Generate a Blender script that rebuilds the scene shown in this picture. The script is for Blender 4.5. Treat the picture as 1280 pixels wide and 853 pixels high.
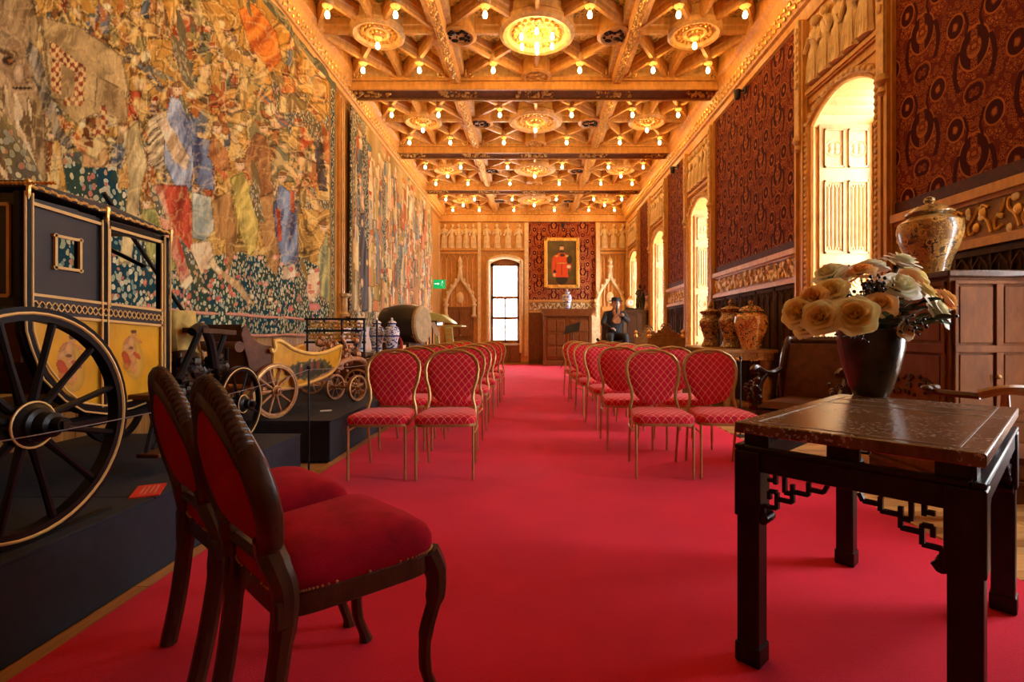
import bpy, math, random
import numpy as np
from mathutils import Vector, Matrix
for _o in list(bpy.data.objects): bpy.data.objects.remove(_o)
scene = bpy.context.scene
COL = scene.collection
# ------------------------------------------------------------------ camera
EYE = 1.07; F = 630.0; VX, VY = 665.0, 417.0
cam_d = bpy.data.cameras.new('camera'); cam = bpy.data.objects.new('camera', cam_d); COL.objects.link(cam)
cam_d.sensor_width = 36; cam_d.lens = 36 * F / 1280
cam_d.shift_x = -(VX - 640) / 1280; cam_d.shift_y = -(426.5 - VY) / 1280
cam_d.clip_start = 0.05; cam_d.clip_end = 200
cam.location = (0, 0, EYE); cam.rotation_euler = (math.pi / 2, 0, 0)
scene.camera = cam
# ------------------------------------------------------------------ world: bright overcast sky
SKY = 24.0; LAMP = 6.3
w = bpy.data.worlds.new('sky'); scene.world = w; w.use_nodes = True
bg = w.node_tree.nodes['Background']; bg.inputs[0].default_value = (0.93, 0.96, 1.0, 1); bg.inputs[1].default_value = SKY
# window openings in the right wall: (frame y0, frame y1, opening y0, opening y1)
UNITS = [(1.62, 3.28, 1.85, 3.0), (4.55, 6.2, 4.78, 5.9), (9.04, 10.7, 9.27, 10.4), (12.16, 13.95, 12.4, 13.65), (15.3, 17.2, 15.55, 16.85)]
def portal(loc, sx, sy, rot):
    l = bpy.data.lights.new('window_portal', 'AREA'); l.shape = 'RECTANGLE'; l.size = sx; l.size_y = sy; l.cycles.is_portal = True
    o = bpy.data.objects.new('window_portal', l); COL.objects.link(o); o.location = loc; o.rotation_euler = rot
for (a, b, c, d) in UNITS:
    portal((4.16, (c + d) / 2, 2.15), 3.1, d - c, (0, math.pi / 2, 0))
portal((-0.93, 17.86, 2.0), 1.05, 2.8, (math.pi / 2, 0, 0))
vs = scene.view_settings
vs.view_transform = 'Standard'; vs.look = 'None'; vs.exposure = 0.0; vs.gamma = 1.0; vs.use_curve_mapping = False
# ------------------------------------------------------------------ helpers
R = math.radians; PI = math.pi
def W(px, py, Y): return Vector(((px - VX) * Y / F, Y, EYE - (py - VY) * Y / F))
class MB:
    def __init__(s): s.v = []; s.f = []; s.T = Matrix()
    def add(s, vs, fs):
        n = len(s.v); T = s.T
        s.v += [tuple(T @ Vector(p)) for p in vs]; s.f += [tuple(i + n for i in f) for f in fs]; return s
    def box(s, x0, x1, y0, y1, z0, z1):
        return s.add([(x0,y0,z0),(x1,y0,z0),(x1,y1,z0),(x0,y1,z0),(x0,y0,z1),(x1,y0,z1),(x1,y1,z1),(x0,y1,z1)],
                     [(3,2,1,0),(4,5,6,7),(0,1,5,4),(1,2,6,5),(2,3,7,6),(3,0,4,7)])
    def bar(s, p, q, wx, wz, up=(0,0,1)):
        p, q = Vector(p), Vector(q); d = (q - p).normalized(); u = Vector(up)
        if abs(d.dot(u)) > .99: u = Vector((0,1,0))
        r = d.cross(u).normalized(); u = r.cross(d)
        vs = [c + r * (a * wx / 2) + u * (b * wz / 2) for c in (p, q) for a, b in ((-1,-1),(1,-1),(1,1),(-1,1))]
        return s.add(vs, [(3,2,1,0),(4,5,6,7),(0,1,5,4),(1,2,6,5),(2,3,7,6),(3,0,4,7)])
    def tube(s, pts, r, n=8, closed=False, flat=1.0, up=None):
        P = [Vector(p) for p in pts]; m = len(P)
        rr = list(r) if hasattr(r, '__len__') else [r] * m
        vs = []; pu = Vector(up) if up else None
        for i in range(m):
            if closed: t = P[(i+1) % m] - P[i-1]
            else: t = P[min(i+1, m-1)] - P[max(i-1, 0)]
            t = t.normalized() if t.length > 1e-9 else Vector((0,0,1))
            if pu is None: pu = Vector((0,0,1)) if abs(t.z) < .9 else Vector((0,1,0))
            a = t.cross(pu)
            if a.length < 1e-6: a = t.cross(Vector((1,.3,.2)))
            a.normalize(); u = a.cross(t)
            if up is None: pu = u
            for k in range(n):
                q = 2 * PI * (k + .5) / n
                vs.append(P[i] + a * (math.cos(q) * rr[i]) + u * (math.sin(q) * rr[i] * flat))
        fs = []
        for i in range(m if closed else m - 1):
            for k in range(n):
                a0 = i*n + k; a1 = i*n + (k+1) % n; j = (i+1) % m
                fs.append((a0, j*n + k, j*n + (k+1) % n, a1))
        if not closed: fs += [tuple(range(n)), tuple(reversed(range((m-1)*n, m*n)))]
        return s.add(vs, fs)
    def lathe(s, prof, n=20, c=(0,0,0), axis='z', sx=1.0, sy=1.0):
        vs = []; cx, cy, cz = c
        for (r, z) in prof:
            for k in range(n):
                a = 2 * PI * k / n; x, y = r * math.cos(a) * sx, r * math.sin(a) * sy
                vs.append({'z': (cx+x, cy+y, cz+z), 'x': (cx+z, cy+x, cz+y), 'y': (cx+x, cy+z, cz-y)}[axis])
        m = len(prof); fs = [(i*n+k, i*n+(k+1) % n, (i+1)*n+(k+1) % n, (i+1)*n+k) for i in range(m-1) for k in range(n)]
        cl = prof[0] == prof[-1]
        if prof[0][0] > 1e-5 and not cl: fs.append(tuple(reversed(range(n))))
        if prof[-1][0] > 1e-5 and not cl: fs.append(tuple(range((m-1)*n, m*n)))
        return s.add(vs, fs)
    def ell(s, c, r, nu=8, nv=6):
        if not hasattr(r, '__len__'): r = (r, r, r)
        prof = [(math.sin(PI*i/nv), -math.cos(PI*i/nv)) for i in range(nv+1)]
        vs = [(c[0]+a*math.cos(2*PI*k/nu)*r[0], c[1]+a*math.sin(2*PI*k/nu)*r[1], c[2]+b*r[2]) for a, b in prof for k in range(nu)]
        return s.add(vs, [(i*nu+k, i*nu+(k+1) % nu, (i+1)*nu+(k+1) % nu, (i+1)*nu+k) for i in range(nv) for k in range(nu)])
    def prism(s, poly, fn0, fn1):
        """poly list of 2D; fn0/fn1 map 2D to 3D for the two caps"""
        n = len(poly); vs = [fn0(*p) for p in poly] + [fn1(*p) for p in poly]
        return s.add(vs, [tuple(reversed(range(n))), tuple(range(n, 2*n))] + [(i, (i+1) % n, n+(i+1) % n, n+i) for i in range(n)])
    def px(s, poly, x0, x1): return s.prism(poly, lambda a, b: (x0,a,b), lambda a, b: (x1,a,b))
    def py(s, poly, y0, y1): return s.prism(poly, lambda a, b: (a,y0,b), lambda a, b: (a,y1,b))
    def pz(s, poly, z0, z1): return s.prism(poly, lambda a, b: (a,b,z0), lambda a, b: (a,b,z1))
    def ring(s, c, R_, r, n=24, m=6, axis='z', flat=1.0):
        pts = []
        for k in range(n):
            a = 2*PI*k/n; x, y = R_*math.cos(a), R_*math.sin(a)
            pts.append({'z': (c[0]+x, c[1]+y, c[2]), 'x': (c[0], c[1]+x, c[2]+y), 'y': (c[0]+x, c[1], c[2]+y)}[axis])
        return s.tube(pts, r, m, True, flat, up={'z': (0,0,1), 'x': (1,0,0), 'y': (0,1,0)}[axis])
    def grid(s, fn, nu, nv):
        vs = [fn(i/nu, j/nv) for i in range(nu+1) for j in range(nv+1)]; k = nv+1
        return s.add(vs, [(i*k+j, (i+1)*k+j, (i+1)*k+j+1, i*k+j+1) for i in range(nu) for j in range(nv)])
    def mesh(s, name, mat, smooth=True):
        me = bpy.data.meshes.new(name); me.from_pydata(s.v, [], s.f)
        if mat is not None: me.materials.append(mat)
        if smooth and me.polygons:
            me.polygons.foreach_set('use_smooth', [True] * len(me.polygons)); me.set_sharp_from_angle(angle=R(38))
        me.update(); return me
    def build(s, name, mat, parent=None, smooth=True, bevel=0, world=False, kind=None):
        if world and parent is not None:
            o = parent; off = Vector()
            while o is not None: off += o.location; o = o.parent
            s.v = [tuple(Vector(p) - off) for p in s.v]
        ob = link(name, s.mesh(name, mat, smooth), parent)
        if bevel:
            b = ob.modifiers.new('bevel', 'BEVEL'); b.width = bevel; b.segments = 2; b.limit_method = 'ANGLE'; b.angle_limit = R(40)
        if kind: ob['kind'] = kind
        return ob
def link(name, data, parent=None, loc=None, rot=None):
    o = bpy.data.objects.new(name, data); COL.objects.link(o)
    if parent is not None: o.parent = parent
    if loc is not None: o.location = loc
    if rot is not None: o.rotation_euler = rot
    return o
def tag(o, label, cat, group=None):
    o['label'] = label; o['category'] = cat
    if group: o['group'] = group
    return o
def thing(name, label, cat, loc=(0,0,0), rz=0, group=None):
    return tag(link(name, None, None, loc, (0,0,rz)), label, cat, group)
def struct(o): o['kind'] = 'structure'; return o
def kids(o): return KIDS.get(o.name) or [c for c in bpy.data.objects if c.parent == o]
KIDS = {}
def dup(root, loc=None, rz=None, label=None, parent=None, top=True):
    ch = kids(root); KIDS[root.name] = ch
    r = root.copy(); COL.objects.link(r)
    if not top: r.parent = parent
    if loc is not None: r.location = loc
    if rz is not None: r.rotation_euler = (0,0,rz)
    if label: r['label'] = label
    for c in ch: dup(c, parent=r, top=False)
    return r
def qbez(a, b, c, n=8): return [Vector(a)*(1-t)**2 + Vector(b)*2*t*(1-t) + Vector(c)*t*t for t in [i/n for i in range(n+1)]]
def spline(pts, n=6):
    P = [Vector(p) for p in pts]; out = []
    for i in range(len(P)-1):
        p0 = P[max(i-1,0)]; p1 = P[i]; p2 = P[i+1]; p3 = P[min(i+2,len(P)-1)]
        for k in range(n):
            t = k/n
            out.append(.5*((2*p1)+(p2-p0)*t+(2*p0-5*p1+4*p2-p3)*t*t+(3*p1-p0-3*p2+p3)*t**3))
    return out + [P[-1]]
# ------------------------------------------------------------------ materials
class E:
    """tiny expression wrapper over math nodes"""
    def __init__(s, t, k): s.t = t; s.k = k
    def _m(s, op, *a):
        n = s.t.nodes.new('ShaderNodeMath'); n.operation = op
        for i, x in enumerate((s,) + a):
            if isinstance(x, E): s.t.links.new(x.k, n.inputs[i])
            else: n.inputs[i].default_value = x
        return E(s.t, n.outputs[0])
    def __add__(s, o): return s._m('ADD', o)
    __radd__ = __add__
    def __sub__(s, o): return s._m('SUBTRACT', o)
    def __rsub__(s, o): return (s * -1) + o
    def __mul__(s, o): return s._m('MULTIPLY', o)
    __rmul__ = __mul__
    def __truediv__(s, o): return s._m('DIVIDE', o)
    def lt(s, o): return s._m('LESS_THAN', o)
    def gt(s, o): return s._m('GREATER_THAN', o)
    def abs(s): return s._m('ABSOLUTE')
    def floor(s): return s._m('FLOOR')
    def sin(s): return s._m('SINE')
    def sqrt(s): return s._m('SQRT')
    def mod(s, o): return s._m('FLOORED_MODULO', o)
    def min(s, o): return s._m('MINIMUM', o)
    def max(s, o): return s._m('MAXIMUM', o)
    def band(s, c, h): return (s - c).abs().lt(h)
def hyp(a, b): return (a*a + b*b).sqrt()
def newmat(name):
    m = bpy.data.materials.new(name); m.use_nodes = True; t = m.node_tree
    return m, t, t.nodes['Principled BSDF']
def coords(t, kind='Object'):
    n = t.nodes.new('ShaderNodeTexCoord'); s = t.nodes.new('ShaderNodeSeparateXYZ'); t.links.new(n.outputs[kind], s.inputs[0])
    return n.outputs[kind], [E(t, s.outputs[i]) for i in range(3)]
def mixc(t, fac, a, b):
    n = t.nodes.new('ShaderNodeMix'); n.data_type = 'RGBA'
    for i, x in ((0, fac), (6, a), (7, b)):
        if isinstance(x, E): t.links.new(x.k, n.inputs[i])
        elif hasattr(x, 'is_output'): t.links.new(x, n.inputs[i])
        else: n.inputs[i].default_value = x if i == 0 else (*x, 1)
    return n.outputs[2]
def vec(t, x, y, z=0.0):
    c = t.nodes.new('ShaderNodeCombineXYZ')
    for i, a in enumerate((x, y, z)):
        if isinstance(a, E): t.links.new(a.k, c.inputs[i])
        else: c.inputs[i].default_value = a
    return c.outputs[0]
def noise(t, v, scale, detail=3, rough=.5, dist=0):
    n = t.nodes.new('ShaderNodeTexNoise'); n.inputs['Scale'].default_value = scale; n.inputs['Detail'].default_value = detail
    n.inputs['Roughness'].default_value = rough; n.inputs['Distortion'].default_value = dist
    if v is not None: t.links.new(v, n.inputs['Vector'])
    return E(t, n.outputs['Fac'])
def voro(t, v, scale, feature='F1', rnd=1.0):
    n = t.nodes.new('ShaderNodeTexVoronoi'); n.feature = feature; n.inputs['Scale'].default_value = scale; n.inputs['Randomness'].default_value = rnd
    if v is not None: t.links.new(v, n.inputs['Vector'])
    return E(t, n.outputs['Distance']), (n.outputs['Color'] if feature == 'F1' else None)
def ramp(t, fac, stops):
    n = t.nodes.new('ShaderNodeValToRGB'); e = n.color_ramp.elements
    while len(e) < len(stops): e.new(0.5)
    for i, (p, c) in enumerate(stops): e[i].position = p; e[i].color = (*c, 1)
    t.links.new(fac.k if isinstance(fac, E) else fac, n.inputs[0]); return n.outputs[0]
def bump(t, bs, h, strength=.3, dist=.01):
    n = t.nodes.new('ShaderNodeBump'); n.inputs['Strength'].default_value = strength; n.inputs['Distance'].default_value = dist
    t.links.new(h.k if isinstance(h, E) else h, n.inputs['Height']); t.links.new(n.outputs[0], bs.inputs['Normal'])
def s2l(c): return tuple((x/255.0)**2.2 for x in c)
def mat(name, col, rough=.5, metal=0, var=.25, scale=8, bmp=0, bscale=60, stretch=None, coat=0):
    m, t, b = newmat(name); v, xyz = coords(t)
    if stretch: v = vec(t, xyz[0]*stretch[0], xyz[1]*stretch[1], xyz[2]*stretch[2])
    n = noise(t, v, scale, 4, .6)
    lo = tuple(max(0, c*(1-var)) for c in col); hi = tuple(min(1, c*(1+var)) for c in col)
    t.links.new(ramp(t, n, [(.3, lo), (.7, hi)]), b.inputs['Base Color'])
    b.inputs['Roughness'].default_value = rough; b.inputs['Metallic'].default_value = metal
    if coat: b.inputs['Coat Weight'].default_value = coat; b.inputs['Coat Roughness'].default_value = .15
    if bmp: bump(t, b, noise(t, v, bscale, 3), bmp, .01)
    return m
M = {}
M['oak'] = mat('golden_oak', (.54,.27,.065), .42, var=.25, scale=6, stretch=(3,3,1), bmp=.15, bscale=25)
M['oak2'] = mat('honey_oak_carved', (.56,.34,.12), .5, var=.3, scale=14, bmp=.4, bscale=40)
M['oakd'] = mat('brown_oak', (.20,.085,.028), .4, var=.3, scale=7, stretch=(4,4,1), bmp=.15, bscale=25)
M['dark'] = mat('dark_walnut', (.058,.021,.008), .38, var=.4, scale=8, stretch=(3,3,1), bmp=.15, bscale=30, coat=.25)
M['table'] = mat('dark_rosewood', (.013,.007,.005), .36, var=.4, scale=8, stretch=(3,3,1))
M['cream'] = mat('cream_carved_oak', (.66,.50,.27), .5, var=.2, scale=10, bmp=.4, bscale=40)
M['gold'] = mat('gilding', (.75,.48,.13), .36, .75, var=.3, scale=30, bmp=.4, bscale=60)
M['goldp'] = mat('gold_paint', (.70,.42,.09), .4, .3, var=.15, scale=20)
M['brass'] = mat('brushed_gold_tube', (.46,.29,.10), .38, .6, var=.12, scale=20)
M['black'] = mat('black_lacquer', (.007,.006,.006), .35, var=.3, scale=6)
M['iron'] = mat('black_iron', (.02,.02,.022), .45, .5, var=.3)
M['velvet'] = mat('crimson_velvet', (.30,.002,.013), .85, var=.3, scale=9, bmp=.3, bscale=300)
for k in ('velvet',):
    b_ = M[k].node_tree.nodes['Principled BSDF']; b_.inputs['Sheen Weight'].default_value = .12; b_.inputs['Sheen Tint'].default_value = (1,.1,.15,1); b_.inputs['Specular IOR Level'].default_value = .1
M['navy'] = mat('navy_cloth', (.010,.013,.024), .85, var=.3, scale=20, bmp=.3, bscale=400)
M['white'] = mat('white_paint', (.78,.78,.75), .5, var=.05)
M['bronze'] = mat('dark_bronze', (.03,.02,.013), .35, .6, var=.3)
M['leather'] = mat('brown_leather', (.11,.035,.010), .45, var=.35, scale=12, bmp=.2, bscale=80)
M['rope'] = mat('grey_wire', (.25,.24,.25), .4, .5, var=.1)
M['dado'] = mat('dark_dado_oak', (.060,.024,.009), .7, var=.4, scale=8, stretch=(3,3,1))
for k in ('dark', 'leather', 'oakd', 'table', 'black', 'dado'): M[k].node_tree.nodes['Principled BSDF'].inputs['Specular IOR Level'].default_value = .22
M['leaf'] = mat('dark_green_leaf', (.018,.055,.02), .4, var=.4, scale=30)
M['berry'] = mat('dark_berry', (.018,.006,.009), .25, var=.3, scale=40)
def m_carpet():
    m, t, b = newmat('red_carpet_pile'); v, _ = coords(t)
    n = noise(t, v, 2.2, 3) * .6 + noise(t, v, 160, 2) * .4
    t.links.new(ramp(t, n, [(.3, (.50,.004,.020)), (.7, (.68,.009,.036))]), b.inputs['Base Color'])
    b.inputs['Roughness'].default_value = .95; b.inputs['Specular IOR Level'].default_value = .1
    b.inputs['Sheen Weight'].default_value = .2; b.inputs['Sheen Tint'].default_value = (1,.4,.5,1)
    bump(t, b, noise(t, v, 380, 2), .6, .004); return m
def m_fabric():
    m, t, b = newmat('crimson_diamond_fabric'); v, (x, y, z) = coords(t)
    a = x / .056; c = (y + z) / .082
    p = ((a + c).mod(1.0) - .5).abs(); q = ((a - c).mod(1.0) - .5).abs()
    line = p.min(q).lt(.034); dot = hyp(p, q).lt(.11)
    f = line.max(dot)
    n = noise(t, v, 12, 3)
    base = ramp(t, n, [(.3, (.50,.003,.028)), (.7, (.62,.005,.042))])
    t.links.new(mixc(t, f * .75, base, (.85,.42,.20)), b.inputs['Base Color'])
    b.inputs['Specular IOR Level'].default_value = .15; b.inputs['Roughness'].default_value = .8; b.inputs['Sheen Weight'].default_value = .15
    bump(t, b, noise(t, v, 300, 2), .3, .004); return m
def m_damask(name, ux, dark=1.0, ground=(.36,.12,.024)):
    m, t, b = newmat(name); v, xyz = coords(t); u = xyz[ux]; h = xyz[2]
    PW, PH = .50, .80
    idx = (u / PW).floor(); x = (u - idx * PW - PW/2).abs(); y = (h + idx.mod(2.0) * (PH/2)).mod(PH) - PH/2
    r1 = hyp(x, (y) * .8)
    big = r1.band(.094, .030) * (x.gt(.028))
    r2 = hyp(x - .165, (y - .25) * .85); ring2 = r2.band(.050, .021)
    r3 = hyp(x - .02, (y + .335) * .85); ring3 = r3.band(.042, .014)
    bars = (x - (.17 - (y + .12) * (y + .12) * 1.6)).abs().lt(.020) * (y + .12).abs().lt(.155)
    stem = (x - .05 - (y - .2).abs() * .3).abs().lt(.012) * (y - .22).abs().lt(.1)
    mar = big.max(ring2).max(ring3).max(bars).max(stem)
    # filigree: petals around the motifs, scrolls elsewhere
    vv = vec(t, x, y, 0.0)
    ve, _c = voro(t, vv, 24, 'F1', .75); sc = ve.band(.34, .055).max(ve.lt(.10)).max(ve.band(.55, .03))
    pet = ((r1 * 150).sin() * .5 + ((y * 90).sin() * .5)).gt(.15) * r1.lt(.062)
    w1 = r2.band(.078, .006).max(r1.band(.13, .006)).max(r3.band(.07, .005)).max(r2.lt(.02))
    fil = sc.max(pet).max(w1)
    n = noise(t, v, 4, 3)
    g = ramp(t, n, [(.3, tuple(c*.8 for c in ground)), (.7, tuple(c*1.2 for c in ground))])
    c1 = mixc(t, fil * .85, (.115*dark,.014*dark,.008*dark), g)
    t.links.new(mixc(t, mar, c1, (.045*dark,.003*dark,.006*dark)), b.inputs['Base Color'])
    b.inputs['Roughness'].default_value = .75; b.inputs['Specular IOR Level'].default_value = .08
    bump(t, b, mar + fil * .5, .15, .003); return m
def m_ceil():
    m, t, b = newmat('painted_ceiling_panel'); v, xyz = coords(t)
    d, c = voro(t, v, 5.5, 'DISTANCE_TO_EDGE'); d2, c2 = voro(t, v, 9, 'DISTANCE_TO_EDGE')
    n = noise(t, v, 7, 4, .6, 1.5); f = d2.lt(.075).max(n.band(.5, .03))
    gnd = ramp(t, noise(t, v, 1.1, 2), [(.42, (.30,.16,.03)), (.58, (.10,.10,.028))])
    t.links.new(mixc(t, f, gnd, (.62,.36,.08)), b.inputs['Base Color']); b.inputs['Roughness'].default_value = .45
    bump(t, b, f, .4, .008); return m
def m_imari(name, g, c1, c2, scale=13, bigs=6, rough=.2):
    m, t, b = newmat(name); v, xyz = coords(t)
    n1 = noise(t, v, bigs, 3, .6, 1.2); n2 = noise(t, v, scale, 4, .65, 2.0); d, _ = voro(t, v, scale * 1.3)
    n3 = noise(t, v, scale*2.6, 3, .6, 1.5); a = mixc(t, n3.gt(.53), g, tuple(.5*p+.5*q for p, q in zip(g, c2))); a = mixc(t, n2.gt(.51), a, c1); a = mixc(t, n1.gt(.55), a, c2); a = mixc(t, d.band(.3, .07) * n3.gt(.45), a, (.62,.36,.08)); a = mixc(t, n2.band(.53, .012), a, (.70,.45,.14))
    t.links.new(a, b.inputs['Base Color']); b.inputs['Roughness'].default_value = rough; b.inputs['Coat Weight'].default_value = .5
    return m
def m_delft():
    m, t, b = newmat('blue_white_porcelain'); v, xyz = coords(t)
    n1 = noise(t, v, 16, 4, .6, 1.5); d, _ = voro(t, v, 22); z = (xyz[2] * 34).sin()
    f = n1.gt(.53).max(d.lt(.2)).max(z.gt(.93))
    t.links.new(mixc(t, f, (.72,.76,.82), (.03,.07,.32)), b.inputs['Base Color']); b.inputs['Roughness'].default_value = .15
    b.inputs['Coat Weight'].default_value = .4; return m
def m_attr(name, rough=.6, foliage=False, detail=.25, weave=True):
    m, t, b = newmat(name); v, xyz = coords(t)
    a = t.nodes.new('ShaderNodeAttribute'); a.attribute_name = 'Col'; col = a.outputs['Color']
    if foliage:
        f = t.nodes.new('ShaderNodeAttribute'); f.attribute_name = 'fol'; fol = E(t, f.outputs['Fac'])
        nz = noise(t, v, 14, 2); vv = vec(t, xyz[0], xyz[1] + nz * .05, xyz[2] * .75 + nz * .03)
        d, c = voro(t, vv, 27); s = t.nodes.new('ShaderNodeSeparateColor'); t.links.new(c, s.inputs[0])
        lc = ramp(t, E(t, s.outputs[0]), [(0, s2l((142,158,126))), (.3, s2l((218,208,166))), (.55, s2l((116,142,128))), (.75, s2l((200,186,130))), (.95, s2l((178,112,90)))])
        dark = mixc(t, noise(t, v, 3, 2).gt(.5), s2l((36,66,72)), s2l((54,72,58)))
        leaf = mixc(t, d.lt(.47), dark, lc)
        col = mixc(t, fol, col, leaf)
    n = noise(t, vec(t, xyz[0]*3, xyz[1]*3, xyz[2]), 16, 5, .7)
    mul = t.nodes.new('ShaderNodeMix'); mul.data_type = 'RGBA'; mul.blend_type = 'MULTIPLY'; mul.inputs[0].default_value = 1
    t.links.new(col, mul.inputs[6]); t.links.new(ramp(t, n, [(.3, (1-detail,)*3), (.65, (1,1,1))]), mul.inputs[7])
    t.links.new(mul.outputs[2], b.inputs['Base Color']); b.inputs['Roughness'].default_value = rough
    if weave:
        b.inputs['Specular IOR Level'].default_value = .1
        bump(t, b, noise(t, v, 250, 2) + noise(t, v, 5, 2) * 2, .25, .006)
    return m
def m_boards():
    m, t, b = newmat('oak_floor_board'); v, xyz = coords(t)
    oi = t.nodes.new('ShaderNodeObjectInfo'); r = E(t, oi.outputs['Random'])
    n = noise(t, vec(t, xyz[0]*2, xyz[1]*22, r * 40), 3, 4, .6) * .6 + r * .4
    t.links.new(ramp(t, n, [(.25, (.24,.10,.028)), (.5, (.42,.20,.06)), (.75, (.55,.30,.10))]), b.inputs['Base Color'])
    b.inputs['Roughness'].default_value = .3; return m
def m_slat():
    m, t, b = newmat('orange_oak_slat'); v, xyz = coords(t)
    oi = t.nodes.new('ShaderNodeObjectInfo'); r = E(t, oi.outputs['Random'])
    n = noise(t, vec(t, xyz[0]*8, xyz[1]*20, xyz[2]*1.5 + r * 30), 3, 4, .6) * .7 + r * .3
    t.links.new(ramp(t, n, [(.25, (.30,.13,.03)), (.7, (.52,.26,.07))]), b.inputs['Base Color']); b.inputs['Roughness'].default_value = .4; return m
def m_tabletop():
    m, t, b = newmat('inlaid_worn_rosewood'); v, xyz = coords(t)
    g = noise(t, vec(t, xyz[0]*22, xyz[1]*3, xyz[2]), 4, 5, .65); base = ramp(t, g, [(.3, (.050,.021,.008)), (.7, (.20,.088,.028))])
    x, y = xyz[0], xyz[1]
    sc = noise(t, v, 70, 2).gt(.59) * noise(t, v, 5, 2).gt(.50)
    t.links.new(mixc(t, sc * .6, base, (.42,.36,.30)), b.inputs['Base Color'])
    b.inputs['Roughness'].default_value = .24; bump(t, b, noise(t, v, 40, 4), .12, .004); return m
M['carpet'] = m_carpet(); M['fabric'] = m_fabric()
M['damask'] = m_damask('maroon_damask', 1); M['damaskb'] = m_damask('amber_damask', 0, 1.6, (.55,.24,.07))
M['ceil'] = m_ceil()
M['imari'] = m_imari('imari_orange', (.50,.24,.06), (.05,.03,.02), (.26,.06,.015))
M['imarid'] = m_imari('imari_dark', (.26,.11,.03), (.02,.014,.012), (.10,.03,.01))
M['imarig'] = m_imari('imari_gold', (.42,.26,.07), (.05,.036,.02), (.18,.09,.025), 12, 7, .3)
M['delft'] = m_delft(); M['tapestry'] = m_attr('woven_tapestry', .9, True, .35); M['paint'] = m_attr('painted_panel', .4, False, .12, False)
M['boards'] = m_boards(); M['slat'] = m_slat(); M['tabletop'] = m_tabletop()
def m_emit(name, col, st, transp=False):
    m, t, b = newmat(name); e = t.nodes.new('ShaderNodeEmission'); e.inputs[0].default_value = (*col, 1); e.inputs[1].default_value = st
    out = t.nodes['Material Output']
    if transp:
        a = t.nodes.new('ShaderNodeAddShader'); tr = t.nodes.new('ShaderNodeBsdfTransparent')
        t.links.new(e.outputs[0], a.inputs[0]); t.links.new(tr.outputs[0], a.inputs[1]); t.links.new(a.outputs[0], out.inputs[0])
    else: t.links.new(e.outputs[0], out.inputs[0])
    return m
M['bulb'] = m_emit('glowing_bulb', (1,.80,.42), 9, True)
M['exit'] = m_emit('exit_sign_green', (.02,.55,.12), .9); M['exitw'] = m_emit('exit_sign_white', (.9,1,.92), 1.2)
def m_glass():
    m, t, b = newmat('window_glass'); out = t.nodes['Material Output']; mx = t.nodes.new('ShaderNodeMixShader'); mx.inputs[0].default_value = .06
    tr = t.nodes.new('ShaderNodeBsdfTransparent'); gl = t.nodes.new('ShaderNodeBsdfGlossy'); gl.inputs['Roughness'].default_value = .05
    t.links.new(tr.outputs[0], mx.inputs[1]); t.links.new(gl.outputs[0], mx.inputs[2]); t.links.new(mx.outputs[0], out.inputs[0]); return m
M['glass'] = m_glass()
def paint_mesh(name, P, C, nu, nv, mat_, parent=None, fol=None, thick=0.012, nrm=(1,0,0)):
    """P,C arrays (nu,nv,3): a sheet with per-vertex colours, given a real thickness along -nrm"""
    idx = np.arange(nu*nv).reshape(nu, nv)
    q = np.stack([idx[:-1,:-1], idx[1:,:-1], idx[1:,1:], idx[:-1,1:]], -1).reshape(-1, 4)
    a, b_, c = P[0,0], P[1,0], P[1,1]
    if np.dot(np.cross(b_-a, c-a), np.array(nrm)) < 0: q = q[:, ::-1]
    loop = [idx[i,0] for i in range(nu)] + [idx[-1,j] for j in range(1,nv)] + [idx[i,-1] for i in range(nu-2,-1,-1)] + [idx[0,j] for j in range(nv-2,0,-1)]
    V = P.reshape(-1,3); N0 = len(V); B = V[loop] - np.array(nrm) * thick; n = len(loop)
    faces = [tuple(int(k) for k in f) for f in q] + [(int(loop[i]), int(loop[(i+1) % n]), N0+(i+1) % n, N0+i) for i in range(n)] + [tuple(range(N0, N0+n))]
    me = bpy.data.meshes.new(name); me.from_pydata(np.vstack([V, B]).tolist(), [], faces)
    cols = np.vstack([C.reshape(-1,3), C.reshape(-1,3)[loop]]); cols = np.hstack([np.clip(cols,0,1), np.ones((len(cols),1))]).astype(np.float32)
    me.color_attributes.new('Col', 'FLOAT_COLOR', 'POINT').data.foreach_set('color', cols.ravel())
    if fol is not None:
        f = np.concatenate([fol.ravel(), fol.ravel()[loop]]).astype(np.float32)
        me.attributes.new('fol', 'FLOAT', 'POINT').data.foreach_set('value', f)
    me.materials.append(mat_); me.update()
    return link(name, me, parent)
def inpoly(X, Y, poly):
    r = np.zeros(X.shape, bool); n = len(poly)
    for i in range(n):
        x0, y0 = poly[i]; x1, y1 = poly[(i+1) % n]
        if y0 == y1: continue
        r ^= ((Y < y0) != (Y < y1)) & (X < (x1-x0)*(Y-y0)/(y1-y0) + x0)
    return r
def lin(c): return np.array(s2l(c))
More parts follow.
